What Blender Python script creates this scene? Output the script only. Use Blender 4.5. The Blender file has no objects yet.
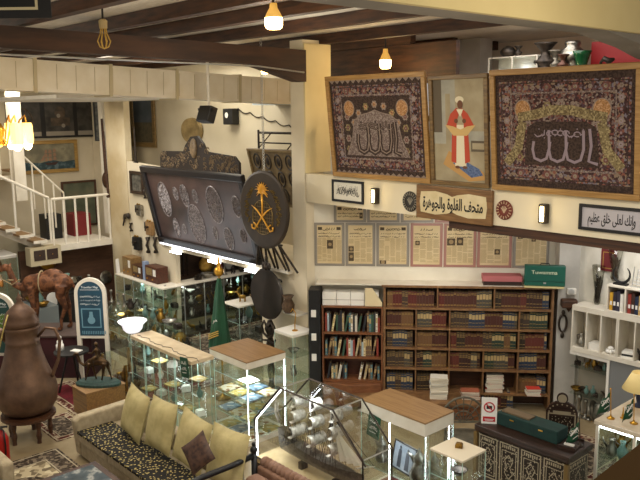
import bpy, bmesh, math, random
from mathutils import Vector, Matrix
random.seed(7)
C = bpy.context.scene.collection
SC = bpy.context.scene
R = math.radians
PI = math.pi

# ------------------------------------------------------------------ camera
CAM_H = 4.9; HEAD = R(48); PITCH = R(9.85); ROLL = -0.012; FPX = 750.0
f0 = Vector((-math.sin(HEAD)*math.cos(PITCH), math.cos(HEAD)*math.cos(PITCH), -math.sin(PITCH)))
r0 = Vector((math.cos(HEAD), math.sin(HEAD), 0)); u0 = r0.cross(f0)
rr = math.cos(ROLL)*r0 + math.sin(ROLL)*u0; uu = rr.cross(f0)
cam = bpy.data.cameras.new('camera'); camo = bpy.data.objects.new('camera', cam); C.objects.link(camo)
camo.matrix_world = Matrix(((rr.x, uu.x, -f0.x, 0), (rr.y, uu.y, -f0.y, 0), (rr.z, uu.z, -f0.z, CAM_H), (0, 0, 0, 1)))
cam.sensor_width = 36; cam.lens = FPX/640*36; cam.clip_start = 0.05; cam.clip_end = 200
SC.camera = camo
# ------------------------------------------------------------------ light
SC.view_settings.view_transform = 'Standard'; SC.view_settings.look = 'None'
SC.view_settings.gamma = 1; SC.view_settings.use_curve_mapping = False
SC.view_settings.exposure = 0.0
w = bpy.data.worlds.new('world'); SC.world = w; w.use_nodes = True
w.node_tree.nodes['Background'].inputs[0].default_value = (1.0, 0.94, 0.86, 1)
w.node_tree.nodes['Background'].inputs[1].default_value = 0.42
SC.cycles.transparent_max_bounces = 40
def area(name, loc, size, power, col, rot=(0, 0, 0), sy=None):
    l = bpy.data.lights.new(name, 'AREA'); l.energy = power; l.color = col; l.size = size
    if sy: l.shape = 'RECTANGLE'; l.size_y = sy
    o = bpy.data.objects.new(name, l); o.location = loc; o.rotation_euler = rot; C.objects.link(o); return o
def point(name, loc, power, col, rad=.08):
    l = bpy.data.lights.new(name, 'POINT'); l.energy = power; l.color = col; l.shadow_soft_size = rad
    o = bpy.data.objects.new(name, l); o.location = loc; C.objects.link(o); return o
WARM = (1, .9, .72); WARMER = (1, .72, .38); COOL = (.9, .96, 1); NEUT = (1, .95, .87)
area('hall_fill', (-5.5, 4.0, 5.75), 2.2, 120, NEUT)  # unseen general fill under the hall ceiling, no fixtures behind it
area('hall_fill', (-11.6, 4.2, 5.0), 1.6, 115, NEUT)
area('hall_fill', (-2.0, 5.6, 5.6), 1.2, 45, NEUT)
area('hall_fill', (-13.2, 6.2, 4.9), 1.2, 90, NEUT)
area('beam_side_fill', (-1.6, 5.0, 4.9), .8, 30, WARM, (0, R(100), 0))  # added fill aimed at the near beam's cream side
area('gallery_fill', (-13.0, 8.4, 5.85), 1.4, 60, (1, .95, .82))  # unseen fill added to brighten the upper left
area('stair_fill', (-17.2, 6.2, 5.4), 1.0, 50, (1, .88, .68))  # unseen area light over the stair, no fixture
area('landing_fill', (-15.6, 7.2, 5.0), .8, 30, NEUT)  # unseen area light by the landing, no fixture
area('under_gallery_fill', (-7.0, 8.7, 3.3), .5, 30, (1, .93, .82), (R(25), 0, R(41.5)), 2.6)  # added fill for the bookcases and newspapers
area('upper_gallery_fill', (-6.3, 9.6, 6.05), 1.5, 30, (1, .95, .9))  # unseen area light above the upper gallery, no fixture
area('alcove_fill', (-4.9, 9.9, 3.35), .8, 26, (1, .97, .92))  # unseen area light in the right alcove, no fixture
area('counter_fill', (-13.2, 9.2, 2.0), .6, 6, (1, .9, .8), (0, 0, 0), 1.6)  # unseen area light over the back counters, no fixture
for P_, e_ in (((-5.2, 1.8, 5.3), 40), ((-12.5, 3.0, 5.7), 55), ((-7.5, 6.0, 5.2), 48), ((-14.5, 7.3, 5.65), 40)): point('ceiling_fill_glow', P_, e_, (1, .9, .72), .15)  # unseen point fills added to lighten the ceiling

# ------------------------------------------------------------------ pixel helpers (points on real planes)
def ray(x, y): return f0 + rr*((x-320)/FPX) - uu*((y-240)/FPX)
CC = Vector((0, 0, CAM_H))
def atY(x, y, Y): d = ray(x, y); return CC + d*(Y/d.y)
def atX(x, y, X): d = ray(x, y); return CC + d*(X/d.x)
def atZ(x, y, Z): d = ray(x, y); return CC + d*((Z-CAM_H)/d.z)

# ------------------------------------------------------------------ materials
def lin(h):
    if not isinstance(h, str): return tuple(h)+(1,)
    v = [int(h[i:i+2], 16)/255 for i in (0, 2, 4)]
    return tuple((c/12.92 if c <= .04045 else ((c+.055)/1.055)**2.4) for c in v)+(1,)
_M = {}
def mat(name, col, rough=.6, metal=0, col2=None, scale=8, bump=0, bscale=60, emit=None, es=0, stretch=None, alpha=None, coat=0, coords='Object', detail=4, spec=.5, lo=.35, hi=.65):
    if name in _M: return _M[name]
    m = bpy.data.materials.new(name); m.use_nodes = True; nt = m.node_tree; b = nt.nodes['Principled BSDF']
    b.inputs['Base Color'].default_value = lin(col); b.inputs['Roughness'].default_value = rough; b.inputs['Metallic'].default_value = metal
    b.inputs['Coat Weight'].default_value = coat; b.inputs['Specular IOR Level'].default_value = spec
    if emit: b.inputs['Emission Color'].default_value = lin(emit); b.inputs['Emission Strength'].default_value = es
    if col2 or bump:
        tc = nt.nodes.new('ShaderNodeTexCoord'); mp = nt.nodes.new('ShaderNodeMapping')
        if stretch: mp.inputs['Scale'].default_value = stretch
        nt.links.new(tc.outputs[coords], mp.inputs['Vector'])
    if col2:
        n = nt.nodes.new('ShaderNodeTexNoise'); n.inputs['Scale'].default_value = scale; n.inputs['Detail'].default_value = detail
        rp = nt.nodes.new('ShaderNodeValToRGB'); rp.color_ramp.elements[0].position = lo; rp.color_ramp.elements[1].position = hi
        rp.color_ramp.elements[0].color = lin(col); rp.color_ramp.elements[1].color = lin(col2)
        nt.links.new(mp.outputs[0], n.inputs['Vector']); nt.links.new(n.outputs[0], rp.inputs[0]); nt.links.new(rp.outputs[0], b.inputs['Base Color'])
    if bump:
        n2 = nt.nodes.new('ShaderNodeTexNoise'); n2.inputs['Scale'].default_value = bscale; bp = nt.nodes.new('ShaderNodeBump')
        bp.inputs['Strength'].default_value = bump; bp.inputs['Distance'].default_value = .02
        nt.links.new(mp.outputs[0], n2.inputs['Vector']); nt.links.new(n2.outputs[0], bp.inputs['Height']); nt.links.new(bp.outputs[0], b.inputs['Normal'])
    _M[name] = m; return m
def ramp_mat(name, kind, stops, scale=8, rough=.7, stretch=(1, 1, 1), bump=0, metal=0, coords='Object', const=True, dist='F1', spec=.3):
    """voronoi / brick / wave based pattern pushed through a colour ramp"""
    if name in _M: return _M[name]
    m = bpy.data.materials.new(name); m.use_nodes = True; nt = m.node_tree; b = nt.nodes['Principled BSDF']
    b.inputs['Roughness'].default_value = rough; b.inputs['Metallic'].default_value = metal; b.inputs['Specular IOR Level'].default_value = spec
    tc = nt.nodes.new('ShaderNodeTexCoord'); mp = nt.nodes.new('ShaderNodeMapping'); mp.inputs['Scale'].default_value = stretch
    nt.links.new(tc.outputs[coords], mp.inputs['Vector'])
    if kind == 'voronoi':
        t = nt.nodes.new('ShaderNodeTexVoronoi'); t.inputs['Scale'].default_value = scale; t.feature = dist; out = t.outputs['Distance']
    elif kind == 'cells':
        t = nt.nodes.new('ShaderNodeTexVoronoi'); t.inputs['Scale'].default_value = scale; s = nt.nodes.new('ShaderNodeSeparateColor'); nt.links.new(t.outputs['Color'], s.inputs[0]); out = s.outputs[0]
    elif kind == 'wave':
        t = nt.nodes.new('ShaderNodeTexWave'); t.inputs['Scale'].default_value = scale; t.inputs['Distortion'].default_value = 2; out = t.outputs['Fac']
    else:
        t = nt.nodes.new('ShaderNodeTexNoise'); t.inputs['Scale'].default_value = scale; t.inputs['Detail'].default_value = 6; out = t.outputs[0]
    nt.links.new(mp.outputs[0], t.inputs['Vector'])
    rp = nt.nodes.new('ShaderNodeValToRGB'); cr = rp.color_ramp; cr.interpolation = 'CONSTANT' if const else 'LINEAR'
    while len(cr.elements) < len(stops): cr.elements.new(.5)
    for e, (p, c) in zip(cr.elements, stops): e.position = p; e.color = lin(c)
    nt.links.new(out, rp.inputs[0]); nt.links.new(rp.outputs[0], b.inputs['Base Color'])
    if bump:
        bp = nt.nodes.new('ShaderNodeBump'); bp.inputs['Strength'].default_value = bump; bp.inputs['Distance'].default_value = .02
        nt.links.new(out, bp.inputs['Height']); nt.links.new(bp.outputs[0], b.inputs['Normal'])
    _M[name] = m; return m
def glass(name, tint=(.93, .98, .96), refl=.12, rough=.02):
    if name in _M: return _M[name]
    m = bpy.data.materials.new(name); m.use_nodes = True; nt = m.node_tree; nt.nodes.remove(nt.nodes['Principled BSDF'])
    out = nt.nodes['Material Output']; t = nt.nodes.new('ShaderNodeBsdfTransparent'); t.inputs[0].default_value = tuple(tint)+(1,)
    g = nt.nodes.new('ShaderNodeBsdfGlossy'); g.inputs['Roughness'].default_value = rough
    fr = nt.nodes.new('ShaderNodeLayerWeight'); fr.inputs[0].default_value = .25
    mu = nt.nodes.new('ShaderNodeMath'); mu.operation = 'MULTIPLY_ADD'; mu.inputs[1].default_value = .22; mu.inputs[2].default_value = refl*.25
    mx = nt.nodes.new('ShaderNodeMixShader')
    nt.links.new(fr.outputs['Fresnel'], mu.inputs[0]); nt.links.new(mu.outputs[0], mx.inputs[0]); nt.links.new(t.outputs[0], mx.inputs[1]); nt.links.new(g.outputs[0], mx.inputs[2]); nt.links.new(mx.outputs[0], out.inputs[0])
    _M[name] = m; return m
def wood(name, a, b, scale=3, rough=.45, stretch=(1, 12, 12)):
    return mat(name, a, rough, 0, b, scale, .08, 40, stretch=stretch, detail=6)
WHITE = mat('white_paint', 'e6e0d2', .6, 0, 'd8d0bf', 3, .03, 80)
WALL = mat('warm_white_wall', 'dfd3b9', .8, 0, 'cfc2a6', 1.2, .04, 60)
WALL_LIT = mat('warm_lit_wall', 'dccb9c', .8, 0, 'cdbb8a', 1.0, .04, 60)
GREYW = mat('pale_grey_wall', 'c4c0b8', .75, 0, 'aeaaa2', 2, .05, 50)
DARKWOOD = wood('dark_brown_beam_wood', '2e1a0e', '51311b', 2.5, .6)
BEAM = wood('beam_wood', '2a170c', '4a2c18', 1.5, .65, (2, 2, 14))
SHELFWOOD = wood('bookcase_wood', '6b4a2e', '87643f', 3, .5, (3, 3, 3))
OAK = wood('oak_laminate', '86653f', '9c7a50', 3, .45, (1, 14, 14))
GOLD = mat('antique_gold', 'a27c3c', .4, .6, '7a5a28', 20)
GILT = mat('bright_gilt', 'd9a441', .3, .9)
BRASS = mat('aged_brass', 'a8843c', .35, .9, '6e5326', 12)
SILVER = mat('tarnished_silver', 'b0aca2', .3, .95, '77736a', 14)
DKMETAL = mat('dark_bronze', '2b2622', .45, .6, '4b4138', 12)
BLACK = mat('black_paint', '100f0f', .5)
COPPER = mat('brown_copper', '5a4436', .5, .5, '735844', 5, .1, 25)
GLASS = glass('clear_glass', (.97, .99, .98), .07); GLASSG = glass('greenish_glass', (.92, .97, .95), .12)
GLASSE = mat('glass_edge', 'b8d8cc', .2, 0)
PLANK = mat('white_ceiling_planks', 'd8d2c8', .7, 0, 'bdb6aa', 3, stretch=(2, 30, 1))
FABCREAM = mat('cream_upholstery', 'b3a488', .9, 0, '9e9074', 14, .15, 150)
OLIVE = mat('olive_satin_fabric', 'c0b27e', .6, 0, 'a89a66', 6, .12, 40)
GREEN = mat('saudi_green_cloth', '0c4a30', .7, 0, '0a3a27', 6)
BOOKW = mat('paper_pages', 'd8cfbb', .85)
INK = mat('black_ink', '1c1814', .7)
LED = mat('led_strip_light', 'ffffff', .5, emit='f4f8ff', es=14)
CHROME = mat('aluminium_trim', 'c9cac8', .3, .8)
REDC = mat('dark_red_carpet', '6e1420', .95, 0, '5a0f1a', 8, .2, 200)
PAPER = mat('white_paper', 'e9e6de', .8)
PINK = mat('dusty_pink_upholstery', '8a6a58', .85, 0, '75543f', 10, .2, 60)

# ------------------------------------------------------------------ mesh builder
class MB:
    def __init__(s): s.v = []; s.f = []; s.mi = []; s.cur = 0; s.T = Matrix.Identity(4)
    def m(s, i): s.cur = i; return s
    def xf(s, T=None): s.T = T or Matrix.Identity(4); return s
    def add(s, vs, fs):
        n = len(s.v); s.v += [tuple(s.T @ Vector(v)) for v in vs]; s.f += [tuple(i+n for i in f) for f in fs]; s.mi += [s.cur]*len(fs); return s
    def box(s, x0, y0, z0, x1, y1, z1):
        x0, x1 = min(x0, x1), max(x0, x1); y0, y1 = min(y0, y1), max(y0, y1); z0, z1 = min(z0, z1), max(z0, z1)
        return s.add([(x0,y0,z0),(x1,y0,z0),(x1,y1,z0),(x0,y1,z0),(x0,y0,z1),(x1,y0,z1),(x1,y1,z1),(x0,y1,z1)],
                     [(0,3,2,1),(4,5,6,7),(0,1,5,4),(1,2,6,5),(2,3,7,6),(3,0,4,7)])
    def cb(s, cx, cy, cz, sx, sy, sz): return s.box(cx-sx/2, cy-sy/2, cz-sz/2, cx+sx/2, cy+sy/2, cz+sz/2)
    def prism(s, pts, axis, a, b):
        def P(p, t): return {'x': (t, p[0], p[1]), 'y': (p[0], t, p[1]), 'z': (p[0], p[1], t)}[axis]
        n = len(pts); vs = [P(p, a) for p in pts]+[P(p, b) for p in pts]
        fs = [tuple(range(n)), tuple(range(2*n-1, n-1, -1))]+[(i, i+n, (i+1) % n+n, (i+1) % n) for i in range(n)]
        return s.add(vs, fs)
    def lathe(s, prof, n=20, c=(0, 0, 0)):
        vs = []; fs = []
        for r, z in prof:
            for i in range(n): a = 2*PI*i/n; vs.append((c[0]+r*math.cos(a), c[1]+r*math.sin(a), c[2]+z))
        for j in range(len(prof)-1):
            for i in range(n): k = (i+1) % n; fs.append((j*n+i, j*n+k, (j+1)*n+k, (j+1)*n+i))
        if prof[0][0] > 1e-4: fs.append(tuple(range(n-1, -1, -1)))
        if prof[-1][0] > 1e-4: fs.append(tuple((len(prof)-1)*n+i for i in range(n)))
        return s.add(vs, fs)
    def cyl(s, c, r, h, n=16, r2=None): return s.lathe([(r, 0), (r if r2 is None else r2, h)], n, c)
    def ell(s, cx, cy, cz, rx, ry, rz, n=14, m=8):
        vs = [(cx, cy, cz-rz)]; fs = []
        for j in range(1, m):
            t = PI*j/m-PI/2
            for i in range(n): a = 2*PI*i/n; vs.append((cx+rx*math.cos(t)*math.cos(a), cy+ry*math.cos(t)*math.sin(a), cz+rz*math.sin(t)))
        vs.append((cx, cy, cz+rz)); L = len(vs)-1
        for i in range(n): k = (i+1) % n; fs.append((0, 1+k, 1+i)); fs.append((L, L-n+i, L-n+k))
        for j in range(m-2):
            for i in range(n): k = (i+1) % n; fs.append((1+j*n+i, 1+j*n+k, 1+(j+1)*n+k, 1+(j+1)*n+i))
        return s.add(vs, fs)
    def tube(s, pts, r, n=8, closed=False, flat=1.0):
        pts = [Vector(p) for p in pts]; N = len(pts); rs = r if isinstance(r, (list, tuple)) else [r]*N; vs = []; fs = []
        up = Vector((0, 0, 1)); prev = None
        for i, p in enumerate(pts):
            if closed: d = pts[(i+1) % N]-pts[i-1]
            else: d = pts[min(i+1, N-1)]-pts[max(i-1, 0)]
            d = d.normalized() if d.length > 1e-9 else Vector((0, 0, 1))
            a = prev if prev is not None else (up if abs(d.z) < .95 else Vector((1, 0, 0)))
            x = a.cross(d); x = x.normalized() if x.length > 1e-6 else Vector((1, 0, 0)); y = d.cross(x); prev = y
            for k in range(n): t = 2*PI*k/n; vs.append(tuple(p+x*rs[i]*math.cos(t)+y*rs[i]*flat*math.sin(t)))
        for i in range(N if closed else N-1):
            j = (i+1) % N
            for k in range(n): l = (k+1) % n; fs.append((i*n+k, i*n+l, j*n+l, j*n+k))
        if not closed: fs.append(tuple(range(n-1, -1, -1))); fs.append(tuple((N-1)*n+k for k in range(n)))
        return s.add(vs, fs)
    # flat drawing on a plane facing -y, x right and z up, y is the layer
    def poly(s, pts, y=0): return s.add([(p[0], y, p[1]) for p in pts], [tuple(range(len(pts)))])
    def disc(s, cx, cz, r, y=0, n=20, rz=None): return s.poly([(cx+r*math.cos(2*PI*i/n), cz+(rz or r)*math.sin(2*PI*i/n)) for i in range(n)], y)
    def rect(s, x0, z0, x1, z1, y=0): return s.poly([(x0, z0), (x1, z0), (x1, z1), (x0, z1)], y)
    def fr(s, x0, z0, x1, z1, t, y=0):
        s.rect(x0, z0, x1, z0+t, y); s.rect(x0, z1-t, x1, z1, y); s.rect(x0, z0+t, x0+t, z1-t, y); return s.rect(x1-t, z0+t, x1, z1-t, y)
    def stroke(s, pts, wd, y=0):
        ws = wd if isinstance(wd, (list, tuple)) else [wd]*len(pts); L = []; Rr = []
        for i, p in enumerate(pts):
            a = pts[max(i-1, 0)]; b = pts[min(i+1, len(pts)-1)]; dx, dz = b[0]-a[0], b[1]-a[1]; l = math.hypot(dx, dz) or 1
            L.append((p[0]-dz/l*ws[i]/2, y, p[1]+dx/l*ws[i]/2)); Rr.append((p[0]+dz/l*ws[i]/2, y, p[1]-dx/l*ws[i]/2))
        n = len(pts); return s.add(L+Rr, [(n+i, n+i+1, i+1, i) for i in range(n-1)])
    def build(s, name, mats, parent=None, smooth=False, bevel=0, sub=0, kind=None, label=None, seg=2):
        me = bpy.data.meshes.new(name); me.from_pydata(s.v, [], s.f)
        for mm in (mats if isinstance(mats, (list, tuple)) else [mats]): me.materials.append(mm)
        me.polygons.foreach_set('material_index', s.mi)
        if smooth: me.polygons.foreach_set('use_smooth', [True]*len(s.f))
        me.update(); o = bpy.data.objects.new(name, me); C.objects.link(o)
        if parent: o.parent = parent
        if bevel: b = o.modifiers.new('bevel', 'BEVEL'); b.width = bevel; b.segments = seg; b.limit_method = 'ANGLE'
        if sub: b = o.modifiers.new('sub', 'SUBSURF'); b.levels = sub; b.render_levels = sub
        if smooth and bevel: pass
        if kind: o['kind'] = kind
        if label: o['label'] = label
        return o
def thing(name, label, cat, loc=(0, 0, 0), rz=0, group=None, rx=0, ry=0):
    o = bpy.data.objects.new(name, None); o.empty_display_size = .1; C.objects.link(o); o.location = loc; o.rotation_euler = (rx, ry, rz)
    return tag(o, label, cat, group)
def tag(o, label, cat, group=None, loc=None, rz=None, rx=None):
    o['label'] = label; o['category'] = cat
    if group: o['group'] = group
    if loc is not None: o.location = loc
    if rz is not None: o.rotation_euler.z = rz
    if rx is not None: o.rotation_euler.x = rx
    return o
def struct(name, mb, m, **k): return mb.build(name, m, kind='structure', **k)
def kids(o): return [c for c in bpy.data.objects if c.parent == o]
def dup(root, loc, rz=None, label=None, group=None, scale=None):
    r = root.copy(); C.objects.link(r); r.location = loc
    if rz is not None: r.rotation_euler.z = rz
    if label: r['label'] = label
    if group: r['group'] = group
    if scale: r.scale = scale if isinstance(scale, (tuple, list)) else (scale,)*3
    for ch in kids(root):
        c = ch.copy(); C.objects.link(c); c.parent = r
        for g in kids(ch):
            d = g.copy(); C.objects.link(d); d.parent = c
    return r
def text_mesh(body, size, ext=.001, sx=1, bold=0):
    cu = bpy.data.curves.new('txt', 'FONT'); cu.body = body; cu.size = size; cu.extrude = ext; cu.offset = bold; cu.align_x = 'CENTER'; cu.align_y = 'CENTER'
    o = bpy.data.objects.new('txt', cu); C.objects.link(o); dg = bpy.context.evaluated_depsgraph_get(); dg.update()
    me = bpy.data.meshes.new_from_object(o.evaluated_get(dg)); bpy.data.objects.remove(o); bpy.data.curves.remove(cu)
    T = Matrix.Rotation(PI/2, 4, 'X') @ Matrix.Scale(sx, 4, (1, 0, 0)); me.transform(T); return me
def lettering(name, body, size, m, parent, loc, sx=1, bold=0, rz=0):
    me = text_mesh(body, size, .0015, sx, bold); me.materials.clear(); me.materials.append(m)
    o = bpy.data.objects.new(name, me); C.objects.link(o); o.parent = parent; o.location = loc; o.rotation_euler.z = rz; return o
def scribble(mb, x0, x1, z0, z1, n, wd, y, seed=1, loops=True):
    """a dense line of calligraphic strokes between x0..x1"""
    rd = random.Random(seed); st = (x1-x0)/n; h = z1-z0
    for i in range(n):
        cx = x0+st*(i+.5); base = z0+h*rd.uniform(.12, .35); k = rd.random()
        if k < .4:
            mb.stroke([(cx+rd.uniform(-.1, .1)*st, base+h*rd.uniform(.45, .6)), (cx-.05*st, base+.1*h), (cx-.5*st, base)], [wd*.6, wd, wd*.7], y)
        elif k < .75:
            mb.stroke([(cx+math.cos(t)*st*.6, base+h*.12+math.sin(t)*h*.2) for t in [i2*.7-.3 for i2 in range(9)]], wd*.8, y)
        else:
            mb.stroke([(cx+st*.7, base+h*.15), (cx+.2*st, base-.05*h), (cx-.4*st, base-.1*h), (cx-.9*st, base+.12*h)], [wd*.4, wd, wd, wd*.5], y)
        if rd.random() < .6: mb.disc(cx, base+h*rd.choice([-.15, .45, .55]), wd*.5, y, 6)
# ================================================================== STRUCTURE
struct('floor', MB().box(-20, 0, -.1, -1, 13, 0), ramp_mat('beige_marble_floor', 'noise', [(0, '96866a'), (.45, 'a39374'), (.6, '8c7b5e')], 1.2, .22, const=False, spec=.5))
struct('floor_upper', MB().box(-9.0, 8.3, 3.42, -1.5, 13, 3.5), OAK)
struct('wall_gallery', MB().box(-9.2, 8.0, 3.42, -1.2, 8.16, 3.88), mat('cream_fascia', 'e0d5ba', .75, 0, 'd4c7a8', 1))
struct('trim_1', MB().box(-6.3, 8.03, 3.3, -1.2, 8.2, 3.415), DARKWOOD)
# main column, warm light on its upper right face put into the colour
struct('column', MB().box(-9.56, 8.0, 0, -9.22, 8.42, 3.42).box(-9.56, 8.0, 3.421, -9.24, 8.42, 6.0), WALL)
struct('column_upper', MB().box(-9.239, 8.001, 3.885, -9.2, atX(331, 100, -9.2).y, 5.94), WALL_LIT)
GCP = atY(455, 60, 11); GCQ = atY(480, 60, 11)
struct('column', MB().box(GCP.x, 11.0, 3.51, GCQ.x, 11.35, 6.09), GREYW)
struct('column', MB().box(-3.78, 8.4, 3.5, -3.4, 8.75, 5.6), mat('pinkish_column', 'd2c3b8', .7))
# near concrete beam with a haunch towards its column
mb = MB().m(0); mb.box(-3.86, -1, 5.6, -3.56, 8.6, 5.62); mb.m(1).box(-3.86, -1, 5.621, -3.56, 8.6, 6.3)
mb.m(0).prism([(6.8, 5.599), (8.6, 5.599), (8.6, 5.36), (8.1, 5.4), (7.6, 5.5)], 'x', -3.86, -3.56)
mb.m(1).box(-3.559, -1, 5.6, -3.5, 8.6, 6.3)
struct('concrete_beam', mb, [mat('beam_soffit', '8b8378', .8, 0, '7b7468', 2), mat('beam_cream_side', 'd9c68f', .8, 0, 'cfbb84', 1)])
# ceiling and joists
struct('ceiling', MB().box(-20, -1, 6.1, -1, 13, 6.16), PLANK)
for i, Y in enumerate((1.3, 2.45, 3.55, 4.65, 5.55, 6.75, 8.35, 9.5, 10.6, 11.8)):
    struct('ceiling_joist', MB().box(-19, Y, 5.94, -3.87 if Y < 9 else -8.3, Y+.13, 6.095), BEAM)
struct('ceiling_girder', MB().prism([(-1, 5.74), (6.9, 5.585), (7.85, 5.34), (7.99, 5.34), (7.99, 5.83), (-1, 5.99)], 'x', -9.35, -9.15), mat('girder_wood', '2b180c', .7, 0, '452a17', 1.3, .1, 20, stretch=(4, 1, 6)))
struct('ceiling_girder', MB().box(atY(325, 60, 9.5).x, 9.5, 5.3, atY(456, 60, 9.5).x, 9.59, 5.93), BEAM)
struct('ceiling_girder', MB().box(-14.5, 11.4, 5.45, -9.6, 11.55, 5.9), BEAM)
# upper back wall of the left hall
struct('wall_back', MB().box(-18.79, 9.6, 0, -15.95, 9.75, 6.09).box(-15.949, 9.6, 2.2, -9.2, 9.75, 6.09), mat('upper_back_wall', 'cfc4ac', .85, 0, 'bfb398', .8, .04, 60))
struct('wall_gallery_back', MB().box(-9.0, 12.2, 3.5, -1.5, 12.3, 6.09), mat('gallery_back_wall', 'ddd0c2', .85))
# corner pier and parapet wall
struct('column', MB().box(-16.9, 8.35, 0, -15.95, 8.5, 5.3), mat('corner_pier', 'd6c8a8', .8, 0, 'bfab84', 1.3, .05, 50))
struct('wall_parapet', MB().prism([(-15.94, 0), (-14.0, 0), (-13.95, 2.2), (-13.95, 3.6), (-14.6, 3.72), (-15.94, 3.78)], 'y', 8.36, 8.46), WALL)
struct('floor_platform', MB().box(-13.94, 8.0, 2.06, -9.57, 9.6, 2.2), WALL)
struct('wall_platform_back', MB().box(-13.94, 8.2, 2.21, -11.3, 8.28, 3.72), WALL)
struct('wall_lower', MB().box(-10.5, 8.02, 0, -9.57, 8.12, 2.05), WALL)
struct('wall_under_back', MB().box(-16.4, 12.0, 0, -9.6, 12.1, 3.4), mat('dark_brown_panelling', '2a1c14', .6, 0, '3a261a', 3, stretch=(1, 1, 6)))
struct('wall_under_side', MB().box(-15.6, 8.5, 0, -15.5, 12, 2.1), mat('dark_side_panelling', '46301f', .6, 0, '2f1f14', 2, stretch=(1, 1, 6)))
# far left wall, white posts
struct('wall_far_left', MB().box(-18.9, 2, 0, -18.8, 9.6, 6.09), mat('far_left_wall', 'c9bda4', .85, 0, 'b9ad92', 1))
struct('wall_far_end', MB().box(-18.79, 8.9, 0, -17.6, 9.0, 6.0), WALL)
struct('column', MB().box(-17.75, 6.35, 2.9, -17.5, 6.6, 6.0), WHITE)
struct('column', MB().box(-17.55, 8.5, 1.9, -17.35, 8.7, 5.3), WHITE)
# wall behind the bookcases and newspapers, turned to the column
A1 = R(41.5); e1 = Vector((math.cos(A1), math.sin(A1), 0)); n1 = Vector((-math.sin(A1), math.cos(A1), 0)); W0 = Vector((-9.25, 8.15, 0))
def W(u, v, z): return W0+e1*u+n1*v+Vector((0, 0, z))
def wallobj(name, mb, m): o = struct(name, mb, m); o.location = W0; o.rotation_euler.z = A1; return o
wallobj('wall_bookcase', MB().box(.03, 0, 0, 3.98, .12, 3.4), mat('bookcase_wall', 'e2dccb', .8, 0, 'd2cab8', 2, .04, 50))
wallobj('trim_2', MB().box(.1, -.36, 2.085, 3.9, -.001, 2.1), WHITE)
wallobj('pilaster', MB().box(3.96, -.3, 0, 4.28, .1, 3.4), GREYW)
# right alcove walls
MARB = ramp_mat('veined_marble', 'noise', [(0, 'a9a69c'), (.42, 'd8d3c5'), (.55, 'e6e2d6'), (.62, 'b4b0a4'), (.68, 'dedacd')], 2.2, .35, (1, 1, .8), const=False)
struct('wall_alcove', MB().box(-5.93, 10.86, 0, -3.0, 10.98, 3.4), MARB)
struct('alcove_gap_dark', MB().box(-6.02, 10.7, 0, -5.94, 11.2, 3.4), DARKWOOD)  # dark strip painting the shade of a narrow opening by the pilaster
# stair landing and under-stair
struct('floor_landing', MB().box(-18.75, 6.75, 1.72, -16.85, 8.34, 1.86), WHITE)
# air duct
mb = MB(); mb.box(-11.2, 0, 5.16, -10.7, 8.85, 5.6)
for y in (.6, 1.9, 3.3, 4.05, 5.2, 6.35, 7.6, 8.84):
    mb.m(1).box(-11.22, y-.025, 5.14, -10.68, y+.025, 5.62)
for i in range(30):
    y = .3+i*.29; mb.m(1).box(-10.7, y, 5.2, -10.694, y+.008, 5.56)
o = mb.build('air_duct', [mat('duct_foil_wrap', 'e8deca', .55, .05, 'dccfb4', 3), mat('duct_joint', 'bfb08c', .5)])
tag(o, 'long cream rectangular air duct under the ceiling with banded joints', 'air duct')
o.rotation_euler.x = -.042; o.location.z = .22; o.location.y = .0
o = MB().box(-11.9, 8.98, 5.0, -10.75, 9.599, 5.4).build('duct_end', mat('duct_end_foil', 'c4d0d8', .4, .2)); tag(o, 'short bluish white duct box beyond the end of the long duct', 'duct box')
struct('trim_3', MB().box(-16.7, 5.2, 5.14, -12.2, 8.3, 5.2), WHITE)
# conduit under the girder
tag(MB().tube([(-9.1, 0, 5.60), (-9.1, 7.0, 5.55), (-9.1, 7.9, 5.48)], .012).build('conduit_pipe', CHROME), 'thin grey conduit pipe running along under the dark girder', 'pipe')

# stair with white railings
st = thing('staircase', 'white metal staircase with brown treads rising from the landing', 'staircase', (0, 0, 0))
for i in range(7):
    y = 6.72-.3*i; z = 2.02+.17*i
    MB().m(0).box(-17.85, y-.3, z-.04, -16.9, y, z).m(1).box(-17.85, y-.001, z-.06, -16.88, y+.02, z+.004).m(1).box(-16.9, y-.3, z-.06, -16.86, y, z+.004).build('tread', [wood('tread_brown', '7d6040', '94744e'), WHITE], st)
MB().prism([(6.75, 1.9), (4.6, 3.05), (4.6, 2.85), (6.75, 1.7)], 'x', -17.4, -17.3).build('stringer', WHITE, st)
for i in range(5):
    y = 5.2+.3*i; z = 3.1+.12*i
    MB().m(0).box(-18.7, y, z-.04, -17.95, y+.3, z).m(1).box(-17.96, y, z-.06, -17.92, y+.3, z+.01).build('tread', [_M['tread_brown'], WHITE], st)
def railing(name, label, P0, P1, n, h, m=WHITE, r=.02):
    t = thing(name, label, 'railing', (0, 0, 0), group=None)
    P0 = Vector(P0); P1 = Vector(P1)
    MB().tube([P0+Vector((0, 0, h)), P1+Vector((0, 0, h))], r*1.25).build('handrail', m, t)
    for i in range(n):
        p = P0.lerp(P1, i/(n-1)); MB().tube([p, p+Vector((0, 0, h-.01))], r).build('baluster', m, t)
    return t
railing('landing_railing', 'white metal railing along the edge of the stair landing', (-16.9, 6.9, 1.86), (-16.9, 8.32, 1.86), 6, 1.08, r=.027)
railing('stair_railing', 'white sloping railing on the near side of the stair flight', (-16.9, 6.84, 1.93), (-16.9, 4.9, 2.98), 6, 1.05, r=.027)
railing('stair_railing', 'white steep railing on the far side of the upper stair flight', (-17.7, 7.55, 1.9), (-17.7, 6.1, 3.4), 7, 1.08, r=.02)
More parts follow.
